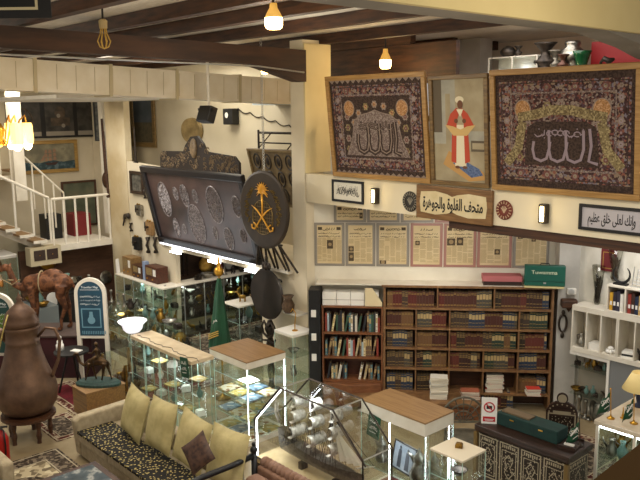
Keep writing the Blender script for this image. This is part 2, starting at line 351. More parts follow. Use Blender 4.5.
# glass railing on the gallery edge
gr = thing('glass_railing', 'glass railing with dark handrail behind the framed carpets on the gallery', 'railing', (0, 0, 0))
MB().box(-8.95, 8.30, 4.72, -3.75, 8.36, 4.80).build('handrail', DARKWOOD, gr)
for i in range(5):
    MB().box(-8.9+i*1.05, 8.32, 3.9, -7.9+i*1.05, 8.33, 4.7).build('glass_pane', GLASS, gr)
for i in range(6):
    MB().box(-8.94+i*1.035, 8.3, 3.51, -8.9+i*1.035, 8.35, 4.72).build('post', CHROME, gr)

# ================================================================== BOOKCASES
BC = W(0, -.36, 0)
def bcase(name, label):
    return thing(name, label, 'bookcase', BC, A1)
SZ = [2.055, 1.72, 1.385, 1.045, .70, .30]
bc = bcase('bookcase', 'wide brown wooden bookcase filled with leather-bound volumes')
SWM = SHELFWOOD
MB().box(1.2, 0, 0, 1.235, .35, 2.09).build('side_panel', SWM, bc); MB().box(3.86, 0, 0, 3.895, .35, 2.09).build('side_panel', SWM, bc)
MB().box(1.236, .33, .02, 3.859, .345, 2.05).build('back_panel', wood('bookcase_back', '3f2413', '54331c'), bc)
MB().box(1.17, -.02, 2.06, 3.92, .36, 2.095).build('top', SWM, bc)
for z in SZ[1:]:
    MB().box(1.236, .0, z-.03, 3.859, .329, z).build('shelf', SWM, bc)
for z, us in ((1.72, (2.07, 2.97)), (1.385, (1.73, 2.27, 3.37)), (1.045, (1.73, 2.27, 3.37)), (.70, (1.73, 2.27, 2.82, 3.37)), (.30, (1.73, 2.27, 2.82, 3.37))):
    zt = SZ[SZ.index(z)-1]-.031 if z != 1.72 else 2.055
    for u in us: MB().box(u-.011, .005, z+.001, u+.011, .328, zt).build('divider', SWM, bc)
# cabinet at its foot with carved doors
cb = bcase('bookcase_base_cabinet', 'brown wooden cabinet with carved drawer fronts under the wide bookcase'); cb['category'] = 'cabinet'
MB().box(1.2, -.42, .0, 2.75, -.005, .26).build('body', wood('base_cabinet_wood', '6b3f22', '86532f'), cb, bevel=.01)
MB().prism([(.6, -.3), (1.2, -.5), (2.75, -.5), (2.78, -.004), (1.2, -.004), (.62, -.2)], 'z', .262, .295).build('worktop', SWM, cb)
for u in (1.3, 2.05):
    d = MB().box(u, -.44, .04, u+.62, -.421, .24).build('drawer', _M['base_cabinet_wood'], cb)
    MB().tube([(u+.31+.26*math.cos(t*PI/8), -.445, .14+.07*math.sin(t*PI/8)) for t in range(16)], .008, 6, True).build('carving', DARKWOOD, d)
# left bookcase
lb = bcase('narrow_bookcase', 'narrow reddish bookcase with paperbacks and white boxes on top')
RW = wood('reddish_wood', '6c4228', '845434', 3, .4)
MB().box(.19, 0, 0, .215, .33, 1.73).build('side_panel', RW, lb); MB().box(1.165, 0, 0, 1.19, .33, 1.73).build('side_panel', RW, lb)
MB().box(.216, .31, .02, 1.164, .325, 1.70).build('back_panel', wood('reddish_back', '4a2414', '5b2f1a'), lb)
for z in (1.73, 1.28, .86, .46): MB().box(.216 if z < 1.7 else .18, -.005, z-.028, 1.164 if z < 1.7 else 1.197, .309, z).build('shelf' if z < 1.7 else 'top', RW, lb)
MB().prism([(.216, -.001), (1.164, -.001), (1.164, -.06), (.69, -.16), (.216, -.06)], 'z', .05, .43).build('bowed_front', RW, lb, bevel=.01)
# black shelf at far left
dk = bcase('black_shelf', 'black narrow shelf unit with white labels between column and bookcase')
MB().box(-.02, -.05, 0, .17, .28, 2.0).build('body', BLACK, dk)
for z in (1.55, 1.15, .8): MB().box(.02, -.06, z, .1, -.051, z+.12).build('label_card', PAPER, dk)
# books
LEA = ['4a261c', '33261a', '26382e', '5e2a20', '43342a', '26344a', '6e4e30', '38201a', '4a463e', '58201a']
def leather(i):
    c = LEA[i % len(LEA)]
    return mat('leather_%s' % c, c, .5, 0, bump=.03)
BAND = mat('gilt_band', 'a58a52', .45, .5); SPINE = mat('spine_title', 'b59c6a', .6)
def book_mesh(mc, wd, h, d, style):
    mb = MB(); mb.m(0).box(0, 0, 0, wd, d, h)
    mb.m(2).box(.006, .012, h-.001, wd-.006, d-.002, h+.001)
    if style >= 1:
        for k in ((.1, .16, .8, .88) if style == 1 else (.08, .28, .64, .9)): mb.m(1).box(.004, -.0025, h*k, wd-.004, 0, h*k+.009)
    if style == 2: mb.m(4).box(.006, -.003, h*.70, wd-.006, 0, h*.84)
    if style == 3: mb.m(3).box(.004, -.003, h*.5, wd-.004, 0, h*.8)
    me = mb.build('book', [mc, BAND, mat('dark_page_edges', '8c7a5c', .9), SPINE, mat('spine_label_tan', '7d6540', .6)]); C.objects.unlink(me); return me  # page tops toned darker than plain paper
TITLE = mat('spine_label_red', '7c2a20', .6)
protos = [book_mesh(leather(i), .05, .262+.012*(i % 3), .2, 1+i % 3) for i in range(10)]
PB = ['cfc8b8', '4f7a86', '2a2a2e', 'b8a888', '8c3a2c', 'e4ded0', '35513f', '6b5340', 'a3b4bb', 'd9c79a']
pprotos = [book_mesh(mat('cover_%s' % c, c, .55), .032, .24+.015*(i % 4), .17, 3 if i % 2 else 0) for i, c in enumerate(PB)]
def place_books(u0, u1, z, lst, label, group, wd, zr=(.92, 1.02), lean=0, v=.06, name='book', P=BC, A=A1, seedn=1, gap=.001, run=None, cat='book'):
    rd = random.Random(seedn); u = u0+.005; cur = rd.choice(lst); left = 0
    while u+wd*1.05 < u1:
        if left <= 0: cur = rd.choice(lst); left = rd.randint(2, 6) if run is None else run
        left -= 1; s = rd.uniform(.85, 1.05)
        p = cur.copy(); C.objects.link(p); p.name = name
        q = Matrix.Rotation(A, 3, 'Z') @ Vector((u, v+rd.uniform(0, .01), z)); p.location = P+q; p.rotation_euler = (0, 0, A)
        base = wd/ (0.05 if lst is protos else .032)
        p.scale = (base*s, 1, rd.uniform(*zr)); u += wd*s+gap
        if lean and rd.random() < lean and u+.09 < u1:
            p.rotation_euler = Matrix.Rotation(A, 3, 'Z').to_euler(); pe = Matrix.Rotation(A, 3, 'Z') @ Matrix.Rotation(R(10), 3, 'Y'); p.rotation_euler = pe.to_euler()
            u += .045
        tag(p, label, cat, group)
ORD = ['top', 'second', 'third', 'fourth', 'fifth']
rows = [(1.72, (1.236, 2.07, 2.97, 3.86)), (1.385, (1.236, 1.73, 2.27, 3.37, 3.86)), (1.045, (1.236, 1.73, 2.27, 3.37, 3.86)), (.70, (1.236, 1.73, 2.27, 2.82, 3.37, 3.86))]
for i, (z, us) in enumerate(rows):
    for k in range(len(us)-1):
        place_books(us[k]+.013, us[k+1]-.013, z+.001, protos, 'leather-bound volume with gilt bands on the %s shelf of the wide bookcase' % ORD[i], 'bound volumes on the %s shelf' % ORD[i], .049, seedn=10*i+k)
place_books(1.25, 1.72, .301, protos, 'dark bound volume standing on the bottom shelf above the cabinet', 'bound volumes on the bottom shelf', .05, seedn=77)
place_books(1.75, 2.25, .301, protos, 'dark bound volume standing on the bottom shelf above the cabinet', 'bound volumes on the bottom shelf', .05, seedn=78)
place_books(2.84, 3.35, .031, protos, 'tall bound volume standing at floor level under the wide bookcase', 'bound volumes at floor level', .05, seedn=79)
place_books(3.39, 3.84, .301, protos, 'dark bound volume standing on the bottom shelf near the pilaster', 'bound volumes on the bottom shelf near the pilaster', .05, seedn=80)
place_books(.23, 1.15, 1.281, pprotos, 'slim mixed-colour book on the upper shelf of the narrow bookcase', 'books on the narrow bookcase upper shelf', .036, (1.0, 1.3), .25, seedn=5, run=1)
place_books(.23, 1.15, .861, pprotos, 'slim mixed-colour book on the middle shelf of the narrow bookcase', 'books on the narrow bookcase middle shelf', .036, (1.0, 1.3), .25, seedn=6, run=1)
place_books(.25, .60, .461, pprotos, 'worn book leaning on the lower shelf of the narrow bookcase', 'books on the narrow bookcase lower shelf', .036, (.8, 1.05), .3, seedn=7, run=1)
place_books(.78, 1.15, .461, pprotos, 'worn book leaning on the lower shelf of the narrow bookcase', 'books on the narrow bookcase lower shelf', .036, (.8, 1.05), .3, seedn=8, run=1)
def atB(u, v, z): return BC+Matrix.Rotation(A1, 3, 'Z') @ Vector((u, v, z))
# white boxes on narrow bookcase
for i in range(4):
    o = MB().box(0, 0, 0, .225, .24, .22).m(1).box(.0, -.002, .09, .225, 0, .1).build('storage_box', [PAPER, mat('box_seam', 'a9a49a', .8)])
    tag(o, 'white cardboard box in the row on top of the narrow bookcase', 'box', 'white boxes on the narrow bookcase', atB(.2+i*.232, .04, 1.731), A1)
o = MB().prism([(0, 0), (.28, 0), (.28, .06), (.12, .3), (0, .3)], 'y', 0, .01).build('leaning_folder', mat('cream_folder', 'd8c7a0', .6))
tag(o, 'cream folded card leaning at the end of the white boxes', 'card', None, atB(.9, .0, 1.735), A1)
# piles of papers
def pile(n, name, label, group, P, w_, d_, cols, th=.022, seedn=3):
    rd = random.Random(seedn)
    for i in range(n):
        o = MB().box(-w_/2, -d_/2, .001, w_/2, d_/2, th*.9).m(1).box(-w_/2-.002, -d_/2-.002, .0, w_/2, d_/2, .002).box(-w_/2-.002, -d_/2-.002, th*.9, w_/2, d_/2, th).build(name, [BOOKW, mat('cover_%s' % cols[i % len(cols)], cols[i % len(cols)], .6)])
        tag(o, label, 'book', group, P+Vector((rd.uniform(-.01, .01), rd.uniform(-.01, .01), i*(th+.0008))), A1+rd.uniform(-.1, .1))
pile(13, 'stacked_book', 'pale book lying in the tall stack on the cabinet worktop', 'tall stack on the cabinet', atB(2.1, -.22, .297), .27, .2, ['e4ded0', 'cfc8b8', 'd8d4c8', '9aa4a6', 'e9e2d2'], .027)
pile(11, 'stacked_book', 'pale book lying in the stack inside the open niche of the bookcase', 'stack in the open niche', atB(3.02, .16, .302), .27, .2, ['e4ded0', 'b04038', 'cfc8b8', 'd8d4c8'], .026, 4)
pile(5, 'stacked_book', 'red and brown book lying in the low stack between two tall stacks', 'low stack on the cabinet', atB(2.6, -.2, .297), .28, .2, ['8c3a2c', 'a05a40', '7a4a34'], .026, 5)
pile(4, 'stacked_book', 'red-covered book lying in the small pile near the pilaster', 'small red pile', atB(3.62, -.0, .302)+Vector((0, 0, .0)), .22, .16, ['c23a2c', 'e4ded0', '2a2a2e'], .03, 6)
# pink folded cloth and green case on top of wide bookcase
o = MB().m(0).box(0, 0, .07, .62, .26, .16).m(1).box(0.01, .01, 0, .61, .25, .07).build('banded_ledger_box', [mat('dusty_rose', 'b5696a', .8), wood('ledger_dark', '2c1a14', '3d261c')], bevel=.006)
tag(o, 'long dusty pink box with dark lower edge lying on the wide bookcase', 'box', None, atB(2.78, .03, 2.096), A1)
gc = thing('green_case', 'dark green case with carry handle standing on the wide bookcase', 'case', atB(3.5, -.14, 2.53), R(36))
gc.location = atB(3.42, -.02, 2.12); 
MB().box(0, 0, 0, .62, .12, .33).build('body', mat('green_case_shell', '16594a', .4), gc, bevel=.012)
MB().box(0, -.006, .075, .62, 0, .08).build('lid_seam', mat('green_seam', '0d3a30', .5), gc)
MB().tube([(.24, .06, .33), (.25, .06, .355), (.37, .06, .355), (.38, .06, .33)], .008).build('handle', BLACK, gc)
MB().box(.29, -.008, .04, .33, -.001, .065).build('latch', CHROME, gc)
lettering('logo_lettering', 'Tuwamma', .085, mat('pale_gilt', 'd9e0c0', .5), gc, (.3, -.003, .22), 1.1)
tag(MB().box(0, 0, 0, .6, .2, .022).build('ledger_book', mat('yellowish_cover', 'd8c890', .7)), 'flat cream ledger lying under the dark green case', 'book', None, atB(3.42, -.05, 2.096), R(36))
# ================================================================== FRAMED CARPETS AND SIGNS ON THE GALLERY FRONT
FRAMEW = wood('gilded_oak_frame', '8f6a34', 'a9824a', 4, .45)
RUGG = ramp_mat('rug_ground', 'cells', [(0, '3e2c2a'), (.3, '6f5c56'), (.5, '4a3534'), (.62, '6d443c'), (.78, '87796e'), (.9, '4f3c44')], 46, .95, (1, .3, 1), spec=.1)
RUGB = ramp_mat('rug_border', 'cells', [(0, '453231'), (.25, '82705f'), (.45, '5c4446'), (.6, '7d5144'), (.72, '716a72'), (.86, '3a2a28')], 40, .95, (1, .3, 1), spec=.1)
RUGD = mat('rug_dark_brown', '2b1d19', .95, 0, '45342a', 40, lo=.45, hi=.55)
RUGM = ramp_mat('rug_mauve', 'cells', [(0, '6a5a55'), (.4, '8f827a'), (.7, '75665f')], 70, .95, (1, .3, 1), spec=.1)
RUGY = ramp_mat('rug_gold_band', 'cells', [(0, '7d6f50'), (.45, '9c8d68'), (.75, '665840')], 60, .95, (1, .3, 1), spec=.1)
RUGO = ramp_mat('rug_medallion', 'cells', [(0, 'a0764c'), (.5, 'bb9470'), (.8, '8c6644')], 90, .95, (1, .3, 1), spec=.1)
RUGR = mat('rug_flower_red', '69403a', .95); RUGP = mat('rug_flower_pale', '85756a', .95); RUGL = mat('rug_script_lilac', '8d7d84', .9)
def carpet(name, label, X0, X1, z0, z1, back, seed, ytop, style):
    """framed prayer-arch carpet, leaning forward a little; local x right, z up, faces -y"""
    Wd = X1-X0; Hh = z1-z0
    t = thing(name, label, 'framed carpet', (X0, 7.985, z0), 0, rx=R(ytop))
    fw = .07
    fm = MB(); fm.box(0, -.05, 0, Wd, 0, fw).box(0, -.05, Hh-fw, Wd, 0, Hh).box(0, -.05, fw+.0005, fw, 0, Hh-fw-.0005).box(Wd-fw, -.05, fw+.0005, Wd, 0, Hh-fw-.0005)
    fm.build('frame', FRAMEW, t, bevel=.008)
    m = [RUGD, RUGB, RUGG, RUGM, RUGY, RUGO, RUGR, RUGP, RUGL]; mb = MB()
    y = [-.02]
    def L(): y[0] -= .0006; return y[0]
    mb.m(0).box(fw, -.02, fw, Wd-fw, -.005, Hh-fw)
    if style == 0:      # zigzag fringe
        n = 16; st_ = (Wd-2*fw)/n
        for i in range(n):
            x = fw+i*st_; mb.m(7).poly([(x, Hh-fw), (x+st_, Hh-fw), (x+st_/2, Hh-fw-.05)][::-1], -.0208); mb.poly([(x, fw), (x+st_, fw), (x+st_/2, fw+.04)], -.0208)
    a = fw+.08; mb.m(1).rect(a-.03, a, Wd-a+.03, Hh-a, L())
    mb.m(0).fr(a+.0, a+.02, Wd-a, Hh-a-.02, .012, L()); b_ = a+.16; mb.m(3).fr(b_-.03, b_-.03, Wd-b_+.03, Hh-b_+.03, .02, L())
    mb.m(2 if style else 0).rect(b_, b_, Wd-b_, Hh-b_, L()); y2 = L()
    rd = random.Random(seed)
    def flower(x, z, r, c1, c2, c3):
        mb.m(c1)
        yy = y2-.0006
        for k in range(6): a_ = k*PI/3; mb.disc(x+r*.75*math.cos(a_), z+r*.75*math.sin(a_), r*.42, yy, 7); yy -= .00005
        mb.m(c2).disc(x, z, r*.6, yy-.0004, 9); mb.m(c3).disc(x, z, r*.25, yy-.0008, 7)
    bx = a+.08
    for i in range(9):
        x = bx+(Wd-2*bx)*i/8; rr_ = .045 if i % 2 else .025
        flower(x, bx, rr_, 6 if i % 2 else 7, 7, 4); flower(x, Hh-bx, rr_, 6 if i % 2 else 7, 3, 4)
    for i in range(1, 8):
        z = bx+(Hh-2*bx)*i/8; rr_ = .04 if i % 2 else .022
        flower(bx, z, rr_, 7 if i % 2 else 6, 8, 4); flower(Wd-bx, z, rr_, 7 if i % 2 else 6, 8, 4)
    # medallions
    mr = .105; cx = Wd/2
    for s in (-1, 1):
        x = cx+s*(Wd/2-b_-.14); z = Hh-b_-.17
        mb.m(7).disc(x, z, mr*1.08, y2-.0012, 24, mr*1.15); mb.m(5).disc(x, z, mr*.95, y2-.0018, 24, mr*1.02)
    for i in range(7):     # flowers over the arch
        ph = PI*(.14+.72*i/6); flower(cx+.40*Wd*.62*math.cos(ph), Hh*.42+Hh*.30*math.sin(ph), .05, (7, 4, 7)[i % 3], 5 if style == 0 else 3, 6)
    for i in range(4):
        for s in (-1, 1): flower(cx+s*(Wd/2-b_-.09), b_+.12+i*.16, .05, (4, 7)[i % 2], 6, 7)
    # arch
    aw = Wd*.22; base = b_+.03; top = Hh*.60
    if style == 0:
        pts = [(cx-aw*1.45, base), (cx-aw*1.15, base+.25), (cx-aw*1.0, top-.05), (cx-aw*.7, top+.03), (cx-aw*.3, top+.06), (cx, top+.1), (cx+aw*.3, top+.06), (cx+aw*.7, top+.03), (cx+aw*1.0, top-.05), (cx+aw*1.15, base+.25), (cx+aw*1.45, base)]
        mb.m(3).poly(pts[::-1] if False else pts, y2-.003)
        mb.m(7); mb.stroke(pts, .012, y2-.0036)
        sc = 8; dz0 = base+.05; dh = top-base-.12
    else:
        pts = [(cx-aw*1.75, base), (cx-aw*1.35, base+.2), (cx-aw*1.2, base+.5), (cx-aw*1.3, top+.02), (cx-aw*.8, top+.05), (cx-aw*.3, top+.1), (cx+aw*.3, top+.1), (cx+aw*.8, top+.05), (cx+aw*1.3, top+.02), (cx+aw*1.2, base+.5), (cx+aw*1.35, base+.2), (cx+aw*1.75, base)]
        mb.m(4).stroke(pts, .115, y2-.003)
        mb.m(0); yk = y2-.0025; mb.poly([(cx-aw*1.15, base), (cx+aw*1.15, base), (cx+aw*1.05, base+.45), (cx+aw*.75, top-.03), (cx-aw*.75, top-.03), (cx-aw*1.05, base+.45)], yk)
        dz0 = base+.05; dh = top-base-.16
    # script: tall looping strokes
    yk = y2-.0042
    for (cc, wd_, yo) in ((0, .052 if style else .08, 0), (8 if style else 7, .034 if style else .018, -.0008)):
        mb.m(cc)
        for k, x in enumerate((-.62, -.1, .42)):
            X = cx+x*aw
            mb.stroke([(X+.26*aw, dz0+dh*.95), (X+.27*aw, dz0+dh*.4), (X+.18*aw, dz0+dh*.08), (X, dz0), (X-.2*aw, dz0+dh*.08), (X-.26*aw, dz0+dh*.35), (X-.22*aw, dz0+dh*.6)], wd_, yk+yo-.0001*k)
        X = cx+.86*aw; mb.stroke([(X, dz0+dh), (X+.02, dz0+dh*.5), (X-.01, dz0+dh*.05), (X+.1, dz0-.01)], wd_, yk+yo)
        scribble(mb, cx-aw*.75, cx+aw*.75, dz0+dh*.72, dz0+dh*1.08, 9, wd_*.5, yk+yo-.0006, seed)
    mb.build('carpet', m, t)
    return t
carpet('framed_carpet', 'gilt framed dark carpet with grey arch and zigzag edge beside the warmly lit column', -8.50, -6.56, 3.89, 5.40, 0, 3, 6, 0)
carpet('framed_carpet', 'largest framed carpet with gold arch band and two pale medallions', -5.56, -3.66, 3.885, 5.36, 0, 8, 5, 1)
# painting between the carpets (robed figure showing a rug)
pt = thing('framed_painting', 'tall framed painting of a turbaned figure in red robe holding a cloth', 'painting', (-6.55, 7.99, 3.89), 0, rx=R(4))
Wd, Hh = .94, 1.44
MB().box(0, -.05, 0, Wd, 0, .06).box(0, -.05, Hh-.06, Wd, 0, Hh).box(0, -.05, .0605, .06, 0, Hh-.0605).box(Wd-.06, -.05, .0605, Wd, 0, Hh-.0605).build('frame', wood('dark_gilt_frame', '5c4526', '7d6236'), pt, bevel=.008)
pm = [mat('canvas_beige', 'a89c80', .8, 0, '94876a', 4), mat('canvas_grey', '8f8c80', .8, 0, 'a5a293', 5), mat('robe_red', 'b5472f', .8), mat('robe_cream', 'ddd2b4', .8), mat('skin_brown', '6b4530', .8), mat('rug_blue', '3b4f78', .9, 0, '6a7a9a', 40), mat('rug_ochre', 'b98f56', .9), mat('sash_tan', 'c9a86c', .8), mat('canvas_dark', '5d5242', .8)]
mb = MB().m(0).box(.06, -.02, .06, Wd-.06, -.005, Hh-.06)
mb.m(1).rect(.06, .55, .42, Hh-.06, -.021).rect(.55, .58, Wd-.06, .72, -.021); mb.m(8).rect(.06, .7, .2, Hh-.06, -.0215).rect(.66, .46, Wd-.07, .6, -.0215); mb.m(0).rect(.26, .5, .34, 1.2, -.0216).rect(.68, .49, .86, .57, -.022)
mb.m(6).poly([(.2, .28), (.62, .07), (Wd-.07, .1), (Wd-.09, .2), (.3, .46)], -.022); mb.m(5).poly([(.36, .3), (.66, .12), (.84, .16), (.78, .24), (.5, .36)], -.0226)
mb.m(3).poly([(.40, .26), (.58, .26), (.6, .8), (.38, .8)], -.023); mb.m(2).poly([(.34, .32), (.42, .3), (.44, .85), (.5, .98), (.44, 1.02), (.34, .94), (.27, .78), (.36, .72)], -.0236)
mb.poly([(.56, .3), (.64, .33), (.62, .72), (.72, .78), (.62, .94), (.52, 1.02), (.5, .98), (.55, .85)], -.0236)
mb.m(7).poly([(.25, .8), (.38, .66), (.6, .66), (.74, .8), (.6, .78), (.5, .74), (.38, .78)], -.0242)
mb.m(4).disc(.5, 1.06, .045, -.0248, 14, .055).disc(.43, .85, .03, -.0248).disc(.56, .85, .03, -.0248); mb.m(3).disc(.49, 1.12, .07, -.0244, 14, .045); mb.m(3).poly([(.44, 1.0), (.55, 1.0), (.5, .9)], -.0255)
mb.m(4).disc(.44, .25, .04, -.0255, 10, .02).disc(.56, .25, .04, -.0255, 10, .02)
mb.build('canvas', pm, pt)
# main carved signboard
sg = thing('museum_sign', 'carved wooden signboard with bold black Arabic name on cream ground', 'sign', (-6.82, 7.999, 3.405))
mb = MB(); mb.m(0).box(0, -.05, 0, 1.26, 0, .46)
mb.build('board', wood('carved_sign_wood', '6a4a28', '87633a'), sg, bevel=.012)
CR = mat('sign_cream', 'd8c9a2', .7, 0, 'cdbb8e', 6)
mb = MB().m(0); n = 24
outer = []
for (x, z) in [(.09, .09), (.35, .07), (.55, .10), (.63, .13), (.71, .10), (.9, .07), (1.17, .09), (1.19, .23), (1.17, .37), (.9, .39), (.71, .36), (.63, .33), (.55, .36), (.35, .39), (.09, .37), (.07, .23)]: outer.append((x, z))
mb.poly(outer, -.053).build('cream_field', CR, sg)
lettering('lettering', '\uFE93\uFEAE\uFEEB\uFEEE\uFEA0\uFEDF\uFE8D\uFEED \uFE93\uFEEE\uFEE0\uFED4\uFEDF\uFE8D \uFED2\uFEA4\uFE98\uFEE3', .215, INK, sg, (.63, -.056, .225), .53, .004)
# calligraphy frames
def callig(label, X0, X1, z0, z1, ground, text=None, seed=1):
    t = thing('calligraphy_frame', label, 'framed calligraphy', (X0, 7.998, z0)); Wd = X1-X0; Hh = z1-z0
    MB().box(0, -.025, 0, Wd, 0, .035).box(0, -.025, Hh-.035, Wd, 0, Hh).box(0, -.025, .0355, .035, 0, Hh-.0355).box(Wd-.035, -.025, .0355, Wd, 0, Hh-.0355).build('frame', BLACK, t)
    MB().box(.035, -.01, .035, Wd-.035, -.002, Hh-.035).build('sheet', ground, t)
    if text: lettering('lettering', text, .16, INK, t, (Wd/2, -.012, Hh/2), .42, .001)
    else:
        mb = MB(); scribble(mb, .1, Wd-.1, Hh*.25, Hh*.75, 18, .014, -.012, seed); scribble(mb, .12, Wd-.12, Hh*.4, Hh*.85, 12, .01, -.0125, seed+5); mb.build('lettering', INK, t)
callig('small black framed calligraphy on white sheet beside the warmly lit column', -8.57, -7.88, 3.49, 3.83, mat('sheet_white', 'd9d4c4', .6), None, 4)
callig('black framed calligraphy on lilac grey sheet under the largest carpet', -4.38, -3.6, 3.50, 3.80, mat('sheet_lilac', 'b5b0b4', .6), '\uFEE2\uFEF4\uFEC8\uFECB \uFED6\uFEE0\uFEA7 \uFEF0\uFEE0\uFECC\uFEDF \uFEDA\uFEE7\uFE87\uFEED')
# wall lamps
def sconce(label, x, lean):
    t = thing('wall_lamp', label, 'wall lamp', (x, 7.998, 3.525))
    MB().box(0, -.09, 0, .1, 0, .235).build('housing', DKMETAL, t, bevel=.01)
    MB().box(.03, -.1, .025, .075, -.091, .21).build('lens', mat('warm_lens', 'fff3cf', .5, emit='ffe6a0', es=9), t)
    point('wall_lamp_glow', (x+.05, 7.84, 3.65), 1.6, (1, .82, .5), .05)
sconce('lit black wall lamp between small calligraphy and round plaque', -7.66, 0)
sconce('lit black wall lamp under the largest framed carpet', -4.87, 0)
# round plaques
def rosette(label, x, z, r, m1, m2, k):
    t = thing('round_plaque', label, 'plaque', (x, 7.998, z), 0)
    mb = MB().xf(Matrix.Rotation(PI/2, 4, 'X')); mb.lathe([(r*.96, 0), (r, .01), (r*.9, .02), (r*.62, .02), (r*.6, .014), (0, .014)], 28)
    mb.build('plate', m1, t, smooth=False)
    mb = MB()
    for i in range(k):
        a = 2*PI*i/k; mb.tube([(r*.62*math.cos(a), -.022, r*.62*math.sin(a)), (r*.9*math.cos(a), -.022, r*.9*math.sin(a))], r*.045, 5)
    for i in range(5):
        a = PI/2+(i-2)*.5; mb.stroke([(0, -r*.3), (r*.25*math.cos(a), r*.1*math.sin(a)), (r*.42*math.cos(a), r*.42*math.sin(a))], r*.09, -.016-.0004*i)
    mb.build('carving', m2, t)
rosette('round dark plaque with grey petals left of the museum sign', -6.96, 3.61, .145, mat('plaque_dark', '2c2721', .5), mat('plaque_grey', '8d8674', .5), 20)
rosette('round reddish brown plaque with pale palm right of the museum sign', -5.40, 3.63, .125, mat('plaque_red', '5e2318', .5, 0, '74301f', 9), mat('plaque_pale', 'c0a888', .5), 16)
# hanging lamp objects on gallery front: small dark thing under sign
# ================================================================== NEWSPAPERS
NEWS = mat('old_newsprint', 'd6c49c', .8, 0, 'ccb68a', 3); NINK = mat('newsprint_ink', '4d3f2c', .8); NGREY = mat('newsprint_grey', '9c8560', .8)
SLV = mat('plastic_sleeve_grey', '8d867c', .35); SLR = mat('plastic_sleeve_pink', 'a4766a', .35)
def newspaper(u0, u1, z0, z1, label, sleeve, seed, group=None, pic=None, v=-.004):
    rd = random.Random(seed); Wd = u1-u0; Hh = z1-z0
    t = thing('newspaper', label, 'newspaper', W(u0, v, z0), A1, group)
    MB().box(0, -.012, 0, Wd, 0, Hh).build('sleeve', sleeve, t)
    mb = MB().m(0).rect(.045, .04, Wd-.045, Hh-.04, -.014)
    w_ = Wd-.09; top = Hh-.04
    mb.m(1); scribble(mb, .05+w_*.25, .05+w_*.75, top-.09, top-.03, 5, .012, -.0146, seed)
    for q in (0, 1): scribble(mb, .07, Wd-.07, top-.15-q*.05, top-.115-q*.05, 11, .008, -.0146, seed+q+1)
    if seed % 2: mb.rect(.06, top-.08, .06+.07, top-.03, -.0147); mb.rect(Wd-.13, top-.08, Wd-.06, top-.03, -.0147)
    mb.m(2); cols = 4 + seed % 2; cw = w_/cols
    z = top-.22
    while z > .07:
        for c in range(cols):
            if rd.random() < .9: mb.rect(.05+c*cw, z, .05+c*cw+cw*rd.uniform(.75, .9), z+.006, -.0147)
        z -= .016
    if pic:
        for (x, zz, w2, h2) in pic: mb.m(1).rect(x*Wd, zz*Hh, (x+w2)*Wd, (zz+h2)*Hh, -.0155); mb.m(2).disc((x+w2/2)*Wd, (zz+h2/2)*Hh, w2*Wd*.3, -.016, 10)
    mb.build('page', [NEWS, NINK, NGREY], t)
    return t
names = ['framed newspaper nearest the column with small portrait in its middle', 'framed newspaper with bold black headlines and two small pictures, second from column',
 'framed newspaper in grey sleeve with pale torn line, third from column', 'framed newspaper in pinkish sleeve with torn pale patch, fourth from column',
 'framed newspaper with dark photo across its upper half', 'framed newspaper in pinkish sleeve second from the pilaster', 'framed newspaper nearest the pilaster above the green case']
pics = [[(.42, .4, .2, .2)], [(.1, .12, .18, .2), (.1, .34, .18, .12)], [(.1, .06, .2, .08)], [(.15, .5, .14, .1)], [(.1, .5, .25, .16), (.4, .5, .2, .18)], [(.5, .3, .16, .12)], [(.12, .66, .14, .1), (.5, .6, .12, .1)]]
us = [.0, .55, 1.06, 1.62, 2.16, 2.70, 3.27, 3.86]
for i in range(7):
    newspaper(us[i]+.012+(.03 if i == 0 else 0), us[i+1]-.008, 2.33, 3.055, names[i], SLR if i in (3, 4, 5) else SLV, i+1, None, pics[i])
for i in range(5):
    newspaper(.37+i*.55, .9+i*.55, 3.065, 3.39, 'framed newspaper in the upper row half hidden behind the gallery front, %s from the column' % ORD[i].replace('top', 'first'), SLR if i == 3 else SLV, i+11, None, [(.8, .2, .1, .3)] if i == 0 else None)
# ================================================================== UPPER GALLERY BEHIND
# glass case + vases on gallery back
SH = MB().box(-7.9, 10.3, 5.38, -4.4, 10.75, 5.43).box(-7.6, 10.31, 3.51, -7.5, 10.7, 5.379).box(-4.5, 10.31, 3.51, -4.4, 10.7, 5.379).build('display_shelf', WHITE); tag(SH, 'white gallery display shelf carrying the metal vases', 'shelf')
vc = thing('gallery_glass_case', 'white edged glass case with round pot on its top behind the largest carpet', 'display case', (atY(488, 60, 10.35).x, 10.35, 5.431)); vc.scale = (1, 1, .62)
MB().box(0, 0, 0, .9, .3, .02).box(0, 0, .40, .9, .3, .42).box(0, 0, .02, .02, .02, .4).box(.88, 0, .02, .9, .02, .4).box(.44, 0, .02, .46, .02, .4).build('frame', WHITE, vc)
MB().box(.02, .005, .02, .88, .01, .4).build('glass_pane', GLASS, vc); MB().box(.5, .2, .05, .58, .22, .1).build('led_lamp', LED, vc)
MB().box(.02, .27, .02, .88, .29, .4).build('back_panel', PAPER, vc)
def lathe_obj(name, label, cat, loc, prof, m, group=None, n=20, **k):
    o = MB().lathe(prof, n).build(name, m, smooth=True); return tag(o, label, cat, group, loc)
VZ = 5.43+.001
def flare(r, h, w=.0):
    return [(r*.75, 0), (r*.8, .02*h), (r*.45, .1*h), (r*.95, .32*h), (r*.9, .4*h), (r*.4, .55*h), (r*.38, .72*h), (r*.8, .92*h), (r*1.0, h), (r*.9, .98*h), (r*.3, .75*h)]
lathe_obj('pot', 'round brown pot on top of the gallery glass case', 'pot', (atY(508, 60, 10.5).x, 10.5, VZ+.262), [(.06, 0), (.12, .04), (.13, .09), (.08, .15), (.04, .17), (0, .18)], DKMETAL)
